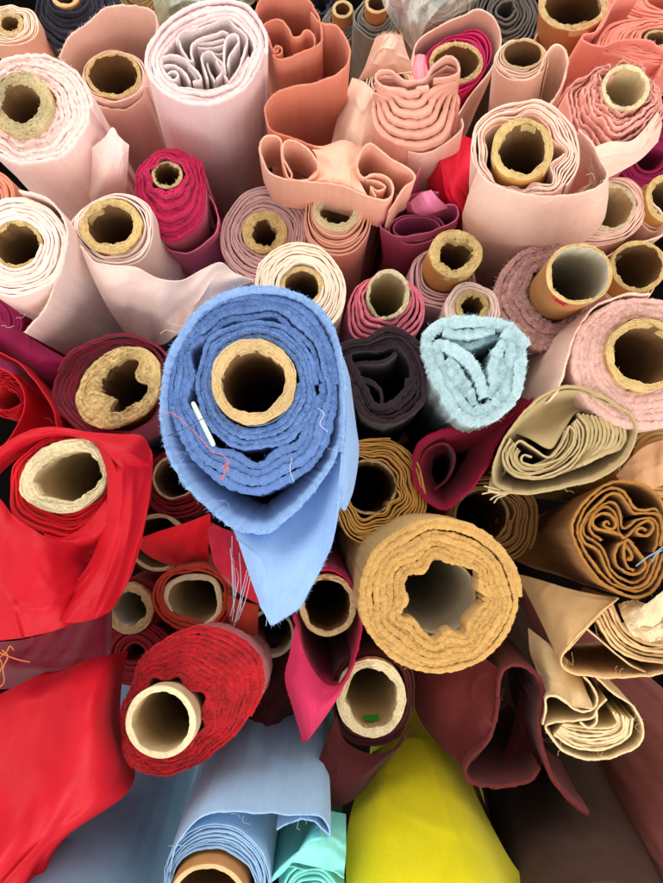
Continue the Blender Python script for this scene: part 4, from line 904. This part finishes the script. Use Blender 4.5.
# ================================================================== raspberry, maroon
f = roll('raspberry roll with a pointed flap hanging from its hem over a beige core', 326, 612, .745)
strip(f, [RASP, RASPEDGE, DARKRED], [(306, 574), (318, 570), (332, 571), (346, 577), (355, 590), (360, 608), (361, 628), (357, 648), (350, 670), (340, 686), (328, 686), (316, 678), (306, 660), (299, 638), (295, 616)], 2.4, 2, 193, rough=.8, fuzz=(1, 1.8, .2), crease=1, name='outer_wrap')
tube(f, (29, 32, 2, -4), 6, -16, 3, 1.6, seed=194, mats=TUBE)
sheet(f, [RASPEDGE, RASP], [[(296, 622, .745), (302, 646, .735), (312, 668, .73), (326, 684, .728), (340, 684, .728), (351, 668, .73)], [(290, 652, .735), (300, 668, .725), (312, 682, .72), (324, 690, .72), (336, 690, .72), (346, 680, .724)], [(285, 678, .73), (296, 688, .718), (308, 698, .712), (320, 704, .712), (330, 702, .714), (340, 694, .72)],
                            [(292, 706, .728), (300, 711, .718), (308, 715, .714), (316, 717, .714), (323, 716, .716), (330, 710, .72)], [(299, 730, .73), (303, 731, .724), (307, 732, .72), (311, 732, .72), (315, 730, .722), (319, 726, .724)], [(302, 742, .732), (303.5, 741.5, .73), (305, 741, .728), (306.5, 740.5, .728), (308, 740, .728), (309, 739, .728)]], 2.0, .003, (3, 3), 195, 90, 90, name='pointed_flap', fuzz=(2.2, 2.2, .16, 1), edges='lrb')
f = roll('maroon roll with a pale core and a green label deep inside', 372, 697, .76)
tube(f, (34, 38), 8.5, 4, 2.2, 2.2, seed=197, mats=TUBE_P, notch=(-2.2, .3, 6))
wound(f, DEEPMAROON, [(416, 690), (412, 722), (396, 744), (372, 751), (346, 744), (334, 724), (332, 690), (342, 664), (368, 654), (398, 660), (412, 674)], (35, 39), 3, .7, (.6, .6, 4), 2, seed=198, rough=.4, z0=-6)
gl = MB()
gv = []
for a in np.linspace(1.2, 1.9, 10): gv.append([loc(f, np.array(22.2 * math.cos(a)), np.array(26.2 * math.sin(a)), np.array(z)) for z in (-8, -26)])
gl.add(np.array(gv).reshape(-1, 3), grid_faces(10, 2)); gl.build('green_label', solid('label_green', (40, 180, 40), .5), f.root)
sheet(f, DEEPMAROON, [[(336, 716, .76), (346, 742, .755), (372, 754, .755), (396, 746, .755), (412, 726, .765)], [(326, 740, .75), (342, 760, .74), (366, 768, .74), (386, 758, .745), (402, 744, .765)], [(316, 770, .745), (330, 780, .735), (348, 784, .735), (366, 778, .74), (384, 764, .765)], [(306, 797, .745), (320, 803, .74), (336, 806, .738), (350, 802, .742), (364, 790, .76)]], 2, .006, (3, 3), 199, 70, 70, name='hanging_flap', fuzz=(1, 1.8, .14), edges='b')

f = roll('maroon cloth with an upright loop and a thin curling tail over the dark brown roll', 490, 720, .745, (440, 560), 'draped_cloth', 'cloth')
strip(f, MAROON, [(588, 813), (578, 807), (567, 797), (558, 786), (551, 775), (546, 762), (543, 750), (539, 726), (541, 706), (543, 692), (540, 680), (533, 671), (519, 664), (506, 667), (500, 676), (498, 692), (497, 711), (491, 735), (482, 747), (471, 758), (465, 770), (468, 779), (480, 784), (499, 786), (516, 784), (531, 780), (541, 770)],
      4.2, 0, 201, zpts=[2, 2, 2, 2, 2, 2, 2, 2, 2, 2, 2, 2, 2, 1, 0, 0, 0, 0, 1, 2, 3, 3, 2, 1, 0, -2, -10], rough=1.0, fuzz=(1.1, 1.8, .22), crease=3, depth=.34, name='looped_hem')
sheet(f, MAROON, [[(414, 656, .84), (440, 656, .81), (480, 658, .78), (500, 670, .755)], [(412, 690, .83), (440, 692, .79), (476, 690, .765), (497, 694, .752)], [(420, 720, .82), (446, 722, .78), (476, 718, .76), (495, 720, .75)], [(440, 746, .80), (458, 748, .775), (474, 744, .758), (487, 742, .75)], [(462, 766, .78), (466, 766, .765), (470, 762, .755), (474, 757, .75)]], 2.2, .005, (3, 3), 202, 80, 80, name='side_drape')
sheet(f, MAROON, [[(520, 690, .86), (530, 696, .84), (540, 700, .80)], [(512, 730, .86), (526, 736, .84), (540, 736, .80)], [(500, 760, .83), (520, 766, .82), (540, 764, .80)], [(478, 780, .77), (504, 784, .76), (536, 778, .78)]], 2, .006, (3, 3), 203, 50, 60, name='inner_fold')

# ================================================================== mustard, tan, beige
f = roll('mustard roll of thin rippled layers touching the right of the blue flap', 374, 489, .78)
wound(f, MUST, [(428, 496), (424, 518), (408, 538), (382, 546), (354, 538), (338, 518), (332, 492), (338, 464), (352, 444), (374, 437), (398, 442), (416, 458), (424, 476)], (28, 29, -4, -2), 8, .6, (2.6, .8, 5), 3, -3, seed=210, step=2.6, rough=.25)
tube(f, (27, 28, -4, -2), 2.5, -5, 1.5, 1.5, seed=211)
f = roll('raspberry red cloth folded into an open pointed leaf with a dark hollow', 452, 460, .775, (425, 490), 'curled_cloth', 'cloth')
strip(f, [RASP, RASPEDGE, RASP], [(535, 399), (520, 409), (506, 418), (482, 424), (456, 428), (434, 434), (420, 444), (414, 458), (414, 474), (420, 492), (432, 504), (446, 508), (460, 498), (474, 486), (486, 466), (494, 448), (506, 428), (522, 412), (537, 401)], 3.0, 2, 213, flare=18, rough=.5, fuzz=(.6, 1.5, .18), crease=1.5, name='outer_wrap')
strip(f, BURG, [(418, 462), (428, 448), (446, 442), (456, 456), (450, 476), (434, 490)], 1.8, -14, 214, crease=2, depth=.4, name='inner_fold')
f = roll('olive beige cloth rolled into an eye shape with a frayed hem tail', 560, 446, .695, (470, 480), 'curled_cloth', 'cloth')
strip(f, [OLIVE, OLIVE, OLIVE], [(488, 490), (500, 493), (530, 493), (556, 489), (580, 484), (606, 475), (628, 455), (637, 432), (628, 412), (605, 398), (580, 387), (562, 387), (545, 395), (525, 412), (508, 432), (497, 455), (493, 472), (498, 486), (512, 491)], 1.9, 0, 216, rough=.5, fuzz=FRAY, crease=1, depth=.6, flare=22, name='outer_wrap')
sheet(f, OLIVE, [[(508, 436, .70), (524, 416, .70), (546, 398, .70), (566, 391, .70), (586, 394, .70), (608, 405, .70)], [(509, 436, .715), (526, 424, .722), (546, 412, .728), (564, 406, .73), (582, 404, .73), (604, 408, .73)], [(511, 434, .718), (528, 434, .712), (548, 438, .71), (561, 426, .715), (574, 412, .722), (598, 409, .74)], [(512, 433, .72), (530, 438, .708), (551, 448, .703), (563, 430, .71), (574, 413, .72), (594, 410, .74)]], 1.5, .003, (3, 4), 217, 80, 50, name='inner_fold')
oU = np.array([(510, 438), (504, 452), (507, 468), (520, 478), (543, 478), (568, 468), (585, 449), (588, 430), (580, 416)], float)
iU = np.array([(520, 450), (517, 456), (520, 463), (528, 466), (540, 463), (552, 456), (561, 446), (565, 436), (566, 430)], float)
for k in range(7):
    strip(f, OLIVE, oU + (iU - oU) * k / 6.0, 2.3, -2 - k * .7, 2218 + k, rough=.45, depth=.2, crease=1, zj=2.5, name='inner_layer')
strip(f, OLIVE, [(514, 446), (520, 440), (528, 444), (538, 451), (550, 456), (560, 446), (566, 434), (570, 426), (574, 432), (572, 444), (562, 456), (548, 463), (532, 466), (522, 462), (524, 455), (532, 457)], 2.0, -1, 2230, rough=.4, depth=.2, crease=1, name='inner_curl')
for k in range(11):
    strip(f, OLIVE, [(580 + k * 4.3, 412 + k * .7), (586 + k * 4.1, 426 + k), (584 + k * 3.7, 444 + k * .4), (576 + k * 3.0, 460 - k * .6), (560 + k * 2.4, 474 - k)], 3.4, -12 + k * .6, 1219 + k, rough=.3, depth=.3, name='inner_layer')
threads(f, fabric('fringe_olive', (214, 196, 152)), [[(500, 490, .69), (492, 488, .685), (484, 486, .682)], [(502, 492, .69), (492, 492, .685), (482, 494, .682)], [(504, 494, .69), (496, 496, .685), (490, 500, .683)], [(506, 495, .69), (498, 498, .686), (494, 503, .684)], [(508, 494, .69), (500, 494, .683), (488, 490, .68)]], .0007, 'thread_fringe')
f = roll('ochre brown roll whose end shows three inner curls', 624, 540, .70, (470, 548))
_o = lambda p: [(563 + x / 6.31, 470 + y / 6.31) for x, y in p]
for k, (p, t_, zz, dp) in enumerate([
    ([(660, 420), (650, 280), (600, 180), (540, 120), (470, 84), (390, 72), (300, 85), (200, 150), (100, 260), (60, 380), (90, 480), (160, 600), (250, 710), (340, 770), (470, 800), (560, 765), (612, 690), (650, 570), (662, 440)], 2.8, 0, None),
    ([(650, 470), (640, 330), (590, 245), (520, 252), (450, 238), (420, 185), (370, 130), (300, 116), (215, 170), (130, 270), (90, 375), (115, 465), (190, 580), (275, 690), (370, 748), (470, 772), (552, 725), (605, 640), (640, 530)], 2.5, -2, .2),
    ([(622, 480), (632, 380), (600, 285), (530, 278), (452, 276), (408, 218), (360, 160), (300, 148), (230, 200), (152, 290), (116, 372), (142, 452), (222, 510), (262, 590), (312, 675), (390, 728), (470, 744), (540, 700), (584, 610), (612, 520)], 2.4, -1, .2),
    ([(588, 520), (606, 420), (596, 330), (540, 300), (470, 318), (410, 368), (374, 352), (372, 290), (350, 232), (312, 200), (250, 222), (182, 282), (142, 352), (152, 408), (236, 474), (275, 550), (314, 642), (390, 700), (462, 714), (522, 678), (556, 600), (570, 560)], 2.3, -4, .15),
    ([(400, 432), (350, 402), (290, 392), (218, 372), (190, 335), (205, 300), (250, 275), (300, 290), (326, 340), (312, 368), (278, 362), (262, 342), (280, 326), (296, 346)], 2.6, 0, .15),
    ([(404, 430), (356, 392), (350, 330), (342, 290), (318, 250), (280, 232), (236, 252), (190, 300), (172, 352), (190, 404), (248, 440)], 2.3, -3, .15),
    ([(400, 432), (440, 384), (490, 336), (540, 312), (572, 342), (564, 386), (530, 410), (488, 404), (470, 388), (500, 366), (526, 384)], 2.4, -1, .15),
    ([(402, 446), (352, 482), (326, 545), (350, 612), (420, 652), (482, 646), (512, 602), (500, 555), (456, 490), (410, 440), (384, 480), (384, 560), (410, 620), (448, 640)], 2.5, 0, .15),
    ([(400, 470), (420, 500), (440, 540), (430, 566), (408, 560)], 3.2, -2, .12)]):
    strip(f, OCHRE, _o(p), t_, zz, 2260 + k, rough=.8, fuzz=(1.3, 1.5, .22), depth=dp, step=1.8, crease=2, name='outer_wrap' if k == 0 else ('inner_wrap' if k < 4 else 'inner_curl'), zj=2)
threads(f, solid('thread_steel', (130, 150, 170), .5), [[(636, 566, .685), (646, 558, .68), (656, 552, .68), (664, 546, .682)], [(652, 562, .684), (656, 554, .68), (662, 550, .68)]], .0007)
f = roll('tan thin layered roll with a dark mouth between the mustard terry and the ochre rolls', 490, 520, .93)
wound(f, [TAN, MUST, TAN], [(538, 520), (533, 544), (514, 562), (488, 562), (464, 550), (450, 534), (446, 516), (452, 494), (468, 480), (496, 476), (522, 486), (534, 502)], (28, 28, -6, -4), 6, .6, (1.0, .5, 4), 3, -6, seed=234)
tube(f, (28, 28, -6, -4), 3, -10, 1.2, 1, seed=235, mats=TUBE)
f = roll('fat mustard terry roll with scalloped layers round an open core', 439, 597, .665)
_sm = []
for q in range(64):
    a_ = 2 * math.pi * q / 64
    rr_ = 40 + 4.2 * math.sin(7 * a_ + 1.0) + 1.6 * math.sin(11 * a_ + 2.2)
    _sm.append((443 + rr_ * math.cos(a_), 601 + rr_ * .95 * math.sin(a_)))
wound(f, MUSTTERRY, (80, 77, 0, 0), _sm, 7, 1.18, (.6, .4, 6), 1.6, -2, shallow=.026, gap=.10, seed=237, rough=.8, fuzz=(3.6, 2.0, .22), step=1.4, full=1.25)
tube(f, (43, 41, 4, 4), 2.5, -34, 1, .8, seed=238, mats=TUBE_G)
f = roll('sand coloured roll with a large folded outer sheet and paper stuffed core', 618, 630, .72, (500, 560))
sheet(f, SAND, [[(516, 574, .84), (540, 580, .80), (566, 588, .77), (592, 594, .745), (618, 598, .73)], [(528, 596, .82), (546, 600, .78), (566, 606, .755), (588, 612, .735), (606, 608, .722)], [(542, 624, .79), (554, 626, .76), (568, 630, .738), (580, 630, .725), (590, 624, .716)], [(556, 654, .75), (560, 654, .735), (565, 652, .722), (569, 648, .714), (574, 642, .71)]], 1.4, .006, (3, 3), 240, 70, 60, name='outer_sheet', fuzz=(.7, 1.6, .12), edges='r')
strip(f, SAND, [(618, 598), (602, 612), (586, 626), (572, 640), (562, 654), (562, 664), (572, 672), (588, 675), (606, 677), (628, 676), (650, 674), (680, 668)], 1.8, 2, 241, zpts=[0, 2, 4, 5, 6, 6, 6, 6, 6, 5, 4, 2], rough=.6, fuzz=FRAY, crease=2, depth=.3, name='outer_hem')
strip(f, SAND, [(586, 628), (600, 640), (616, 654), (632, 666), (646, 672)], 1.6, -2, 242, rough=.4, crease=1, depth=.25, name='inner_layer')
for k in range(6):
    strip(f, [SAND, BEIGE, SAND], [(597 + k * 3.2, 620 - k * 3.0), (606 + k * 3.0, 636 - k * 2.6), (618 + k * 2.6, 650 - k * 3.0), (640 + k * 2, 660 - k * 3.2 + (k * 5 % 3)), (676, 664 - k * 4.0 + (k * 7 % 4))], 2.6 + (k % 2) * .8, -3 - k - (k * 3 % 4), 243 + k, zj=4, rough=.5, crease=1, depth=.25, name='inner_layer')
f = thing('crumpled_paper', 'crumpled beige paper wad stuffed into the sand coloured roll', 'paper', 645, 620, .715, (500, 560), None)
sheet(f, card('paper_beige', (226, 204, 164), .8, .3, .08, 60), [[(618, 604, .73), (634, 600, .71), (652, 604, .70), (676, 592, .71)], [(622, 616, .715), (636, 618, .69), (652, 612, .695), (676, 606, .70)], [(630, 632, .715), (642, 630, .695), (656, 624, .69), (676, 622, .70)], [(640, 640, .73), (650, 642, .715), (660, 640, .712), (676, 638, .72)]], 1, .012, (4, 4), 250, 60, 50, wr2=.002, name='paper_fold')
sheet(f, card('paper_beige', (226, 204, 164)), [[(632, 616, .70), (644, 606, .69), (664, 590, .69)], [(636, 624, .69), (650, 616, .68), (668, 602, .68)], [(642, 632, .70), (654, 626, .69), (670, 616, .70)]], 1, .004, (4, 3), 251, 40, 40, name='paper_fold')
f = roll('light beige cloth pleated into an open fan above the dark brown roll', 590, 715, .735, (500, 560), 'curled_cloth', 'cloth')
sheet(f, BEIGE, [[(528, 628, .82), (544, 640, .79), (560, 652, .78), (580, 672, .775)], [(530, 652, .80), (546, 662, .765), (564, 676, .755), (586, 690, .75)], [(538, 674, .775), (550, 682, .75), (568, 694, .74), (592, 704, .735)], [(544, 696, .755), (556, 697, .74), (572, 706, .732), (592, 708, .73)]], 1.4, .005, (3, 3), 253, 60, 60, name='folded_sheet')
strip(f, BEIGE, [(543, 724), (545, 708), (545, 697), (556, 695), (566, 701), (573, 708), (584, 711), (594, 706), (596, 696), (590, 684), (584, 676)], 2.0, 4, 254, rough=.6, fuzz=FRAY, crease=1, depth=.3, name='inner_fold')
strip(f, BEIGE, [(592, 672), (610, 690), (628, 702), (640, 716), (643, 732), (636, 746), (620, 754), (600, 759), (580, 757), (562, 749), (550, 736), (546, 726), (560, 722), (578, 720), (592, 716), (598, 706), (606, 698)], 2.0, 2, 255, rough=.6, fuzz=FRAY, crease=1, depth=.34, name='outer_wrap')
for k in range(7):
    strip(f, BEIGE, [(554 + k * 1.5, 735 - k * 1.6), (570 + k, 745 - k * 2.8), (590, 750 - k * 3.4), (610, 747 - k * 3.0), (628 - k * 1.6, 736 - k * 2), (632 - k * 3, 718 - k * .8 + (k * 5 % 3))], 2.5, 0 - k * 1.0, 256 + k, zj=2.5, rough=.6, crease=1, depth=.14, name='inner_layer')
strip(f, BEIGE, [(580, 722), (588, 728), (596, 722), (596, 710)], 2, 2, 264, rough=.5, depth=.1, name='inner_fold')
f = roll('soft tan roll seen only between the olive eye and the pink terry roll', 660, 460, .80)
wound(f, TAN, (48, 44, 0, 0), (14, 14), 5, .7, seed=266)
sheet(f, fabric('cloth_apricot', (220, 170, 126), var=.06), [[(616, 476, .78), (640, 450, .775), (664, 440, .77), (690, 436, .77)], [(626, 486, .79), (646, 470, .775), (666, 462, .77), (690, 458, .77)], [(640, 500, .82), (652, 490, .80), (668, 484, .79), (690, 480, .79)]], 2, .008, (2, 3), 267, 50, 40)

# ================================================================== bottom row
f = roll('pale blue roll with an open core at the bottom edge', 208, 905, .64, (322, 400))
tube(f, (40, 41), 5, 0, 1.0, .8, seed=270, mats=TUBE)
wound(f, [PALEBLUE] * 3, (55, 64, 6, -8), (43, 45, 2, -2), 7, .55, (1.0, .5, 4), 2.5, 4, seed=271, z0=-18, rough=.3, crease=1.5)
strip(f, PALEBLUE, [(166, 880), (176, 848), (196, 824), (224, 815), (262, 818), (296, 819), (318, 820), (328, 830), (330, 842), (324, 838), (312, 828), (296, 828), (276, 842)], 1.6, -10, 272, zpts=[-2, 0, 2, 3, 2, 2, 2, 2, 0, -2, -3, -4, -8], rough=.5, fuzz=FRAY, crease=2.5, name='loose_wrap')

f = roll('grey blue satin roll running under the red drape at the bottom edge', 40, 1000, .62, (282, 420))
wound(f, GREYBLUE, (96, 112), (36, 36), 6, .7, seed=275, crease=3)
tube(f, (36, 36), 5, 0, seed=276)
f = roll('black navy cloth glimpsed under the lower edge of the red drape', 60, 850, .80)
wound(f, NAVY, (52, 48), (16, 16), 6, .7, seed=278)
f = roll('turquoise satin roll between the pale blue and the lemon yellow rolls', 312, 905, .68, (325, 490))
wound(f, AQUA, (34, 40), (10, 10), 5, .6, (1.5, 1, 4), 3, seed=280, crease=3)
sheet(f, AQUA, [[(262, 888, .67), (286, 864, .66), (312, 866, .665), (344, 874, .68)], [(286, 868, .675), (300, 850, .655), (318, 846, .66), (346, 852, .68)], [(304, 840, .69), (314, 830, .68), (326, 832, .68), (346, 834, .70)], [(318, 812, .75), (326, 810, .74), (336, 812, .74), (346, 814, .75)]], 1.2, .008, (4, 3), 281, 60, 50)
strip(f, AQUA, [(264, 890), (276, 872), (290, 864), (304, 867), (318, 866), (332, 868), (344, 876)], 1.4, 4, 282, rough=.4, name='loose_wrap')
f = roll('lemon yellow roll swelling up from the bottom edge', 440, 1032, .66, (402, 500))
wound(f, YELLOW, (104, 118), (38, 38), 8, .7, (.4, .3, 4), 2, seed=284, crease=3.5)
tube(f, (38, 38), 5, 0, seed=285)
sheet(f, YELLOW, [[(372, 752, .85), (392, 742, .84), (418, 738, .835), (444, 744, .84), (462, 760, .86)], [(360, 784, .80), (386, 772, .785), (420, 768, .78), (454, 776, .79), (478, 798, .82)], [(350, 816, .76), (380, 804, .735), (420, 800, .73), (462, 808, .74), (494, 830, .79)], [(346, 850, .72), (380, 838, .69), (424, 834, .685), (472, 842, .695), (512, 862, .76)], [(346, 895, .70), (380, 888, .66), (430, 884, .65), (484, 888, .66), (538, 898, .76)], [(344, 960, .70), (380, 950, .66), (440, 946, .645), (500, 950, .66), (566, 962, .76)]],
      1.6, .0035, .0022, (1.5, 5), 288, 120, 120, name='loose_wrap')
f = roll('dark brown satin roll running to the bottom edge right of the yellow one', 604, 975, .68, (432, 430))
wound(f, DARKBROWN, (92, 92), (34, 34), 6, .7, seed=288, crease=3)
tube(f, (34, 34), 5, 0, seed=289)
f = roll('rose brown satin roll in the lower right corner', 786, 930, .70, (400, 470))
wound(f, ROSEBROWN, (104, 108), (34, 34), 6, .7, seed=291, crease=4)
f = roll('black blue roll wedged between the dark brown and the rose brown rolls', 690, 950, .78, (410, 480))
wound(f, NAVY, (40, 44), (14, 14), 5, .7, seed=293, crease=3)

# ================================================================== back row at the top edge
for (u, v, d, r, lab, sd) in [(342, 19, 1.08, 10, 'small cardboard tube wrapped in grey net, left one of the pair', 400), (376, 13, 1.02, 11.5, 'small cardboard tube wrapped in grey net, right one of the pair', 404)]:
    f = roll(lab, u, v, d)
    tube(f, (r, r * .9), 3, 14, .8, .5, seed=sd, mats=TUBE)
    wound(f, GREYNET, (r * 1.9, r * 1.9, 0, 3), (r + 1, r), 5, .6, (.8, .8, 4), 2, 4, seed=sd + 1, z0=-6)
PLASTIC = solid('clear_plastic', (225, 226, 220), .12, .0, .30)
f = thing('plastic_bag', 'clear crinkled plastic bag slung between the net tubes and the magenta roll', 'plastic bag', 415, 20, .92, VP, None)
sheet(f, PLASTIC, [[(378, -24, .98), (398, -26, .94), (420, -24, .93), (450, -26, .95), (486, -24, .98)], [(384, 6, .95), (402, 4, .91), (420, 8, .90), (446, 0, .93), (480, 0, .97)], [(398, 30, .94), (408, 30, .90), (420, 24, .90), (436, 18, .93), (462, 12, .97)], [(412, 50, .95), (416, 44, .92), (422, 34, .91), (430, 26, .94), (440, 20, .97)]], .4, .03, (5, 7), 410, 80, 60, name='plastic_film')
f = thing('plastic_wrap', 'pale green plastic wrap bunched behind the lavender white roll', 'plastic wrap', 185, 5, .93, VP, None)
sheet(f, solid('green_plastic', (190, 200, 176), .2, 0, .45), [[(150, -24, .96), (180, -26, .93), (210, -24, .93), (262, -26, .96)], [(154, 6, .95), (172, 2, .91), (200, 0, .92), (258, -2, .95)], [(160, 26, .96), (172, 18, .93), (190, 14, .93), (240, 12, .96)]], .4, .03, (5, 6), 412, 60, 40, name='plastic_film')
GREYDARK = fabric('cloth_grey_brown', (92, 84, 78), 'satin', var=.12)
for (u, v, d, rx, ry, m, lab, sd) in [(505, 15, .98, 34, 40, GREYDARK, 'grey brown cloth roll in shadow behind the bare cardboard tube', 420), (320, 8, 1.1, 26, 26, NAVY, 'dark roll in shadow behind the salmon orange curl', 424), (440, 6, 1.0, 30, 22, fabric('cloth_taupe', (150, 122, 104)), 'taupe roll seen through the clear plastic bag', 426), (405, -10, 1.06, 26, 24, RASP, 'raspberry roll seen through the top of the plastic bag', 428)]:
    f = roll(lab, u, v, d)
    wound(f, m, (rx, ry), (8, 8), 6, .6, (1, 1, 4), 3, 6, seed=sd)

# stray yarn ends and lint clinging to hems
def stray(root, mat, spots, seed, ln=16, r=.00016):
    rg = np.random.RandomState(seed); mb = MB()
    for (u, v, d) in spots:
        for q in range(2):
            a0 = rg.uniform(0, 6.28); p = np.array([u + rg.uniform(-6, 6), v + rg.uniform(-6, 6)]); pts = []
            for s_ in range(6):
                pts.append(W(p[0], p[1], d - .004 * math.sin(s_) - .001 * q)); a0 += rg.uniform(-1.1, 1.1); p = p + ln / 5 * rg.uniform(.5, 1.2) * np.array([math.cos(a0), math.sin(a0)])
            strand(mb, pts, r, 0, 4)
    return mb.build('stray_yarn', mat, root)
_byl = {o['label']: o for o in COL.objects if 'label' in o and o.parent is None}
def R_(key): return next(o for l, o in _byl.items() if key in l)
stray(R_('blue terry towelling'), BLUEBACK, [(200, 330, .585), (300, 320, .585), (320, 440, .585), (250, 530, .585), (180, 460, .585), (215, 500, .585)], 1)
stray(R_('fat mustard terry'), MUSTTERRY, [(380, 560, .65), (470, 540, .65), (500, 610, .65), (420, 660, .65)], 2)
stray(R_('large peach roll'), CREAM, [(490, 185, .69), (540, 196, .69), (575, 150, .69), (600, 180, .69)], 3)
stray(R_('thick lavender white'), LAV, [(160, 85, .73), (220, 100, .73), (255, 75, .73)], 4)
stray(R_('big white pink fleece'), FLEECE, [(70, 150, .73), (20, 160, .73), (85, 100, .73)], 5)
stray(R_('olive beige'), OLIVE, [(560, 486, .69), (620, 465, .69), (500, 480, .69)], 7)
stray(R_('maroon cloth with an upright'), MAROON, [(480, 782, .74), (545, 740, .74), (500, 700, .74)], 8)
stray(R_('light beige cloth pleated'), BEIGE, [(600, 756, .73), (560, 745, .73), (636, 720, .73)], 9)
stray(R_('sand coloured'), SAND, [(570, 668, .71), (620, 672, .71), (590, 622, .71)], 10)
stray(R_('red roll with a broad'), REDSATIN, [(60, 428, .68), (120, 436, .68), (30, 636, .635), (90, 612, .655)], 11)
stray(R_('pale blue roll with'), PALEBLUE, [(240, 818, .63), (300, 822, .63), (180, 850, .63)], 12)
stray(R_('long diagonal' if False else 'loose diagonal outer'), CREAM, [(50, 290, .72), (66, 250, .71), (20, 322, .74)], 13)

# ------------------------------------------------------------------ lamps
def area(name, locn, target, sx, sy, power, col):
    l = bpy.data.lights.new(name, 'AREA'); l.shape = 'RECTANGLE'; l.size = sx; l.size_y = sy; l.energy = power; l.color = col
    o = bpy.data.objects.new(name, l); COL.objects.link(o); o.location = locn
    o.rotation_euler = (Vector(target) - Vector(locn)).to_track_quat('-Z', 'Y').to_euler()
area('ceiling_lamp', (-.45, 1.85, 2.6), (0, .1, 1.4), 2.8, 1.2, 38, (1, .97, .92))
area('ceiling_lamp', (.40, -1.85, 2.6), (0, 0, 1.4), 2.8, 1.2, 43, (1, .96, .91))
w = bpy.data.worlds.new('World'); SC.world = w; w.use_nodes = True
w.node_tree.nodes['Background'].inputs[0].default_value = (1, .95, .9, 1); w.node_tree.nodes['Background'].inputs[1].default_value = .95

cam = bpy.data.cameras.new('camera'); co = bpy.data.objects.new('camera', cam); COL.objects.link(co)
cam.sensor_fit = 'HORIZONTAL'; cam.sensor_width = 24; cam.lens = 24 * F / 663.0; cam.clip_end = 100; cam.clip_start = .02
M = Matrix([list(r) for r in ROT]).to_4x4(); M.translation = Vector(CAM); co.matrix_world = M
SC.camera = co
SC.view_settings.view_transform = 'Standard'; SC.view_settings.look = 'None'; SC.view_settings.exposure = 0.2; SC.view_settings.gamma = 1
SC.cycles.max_bounces = 8; SC.cycles.diffuse_bounces = 4
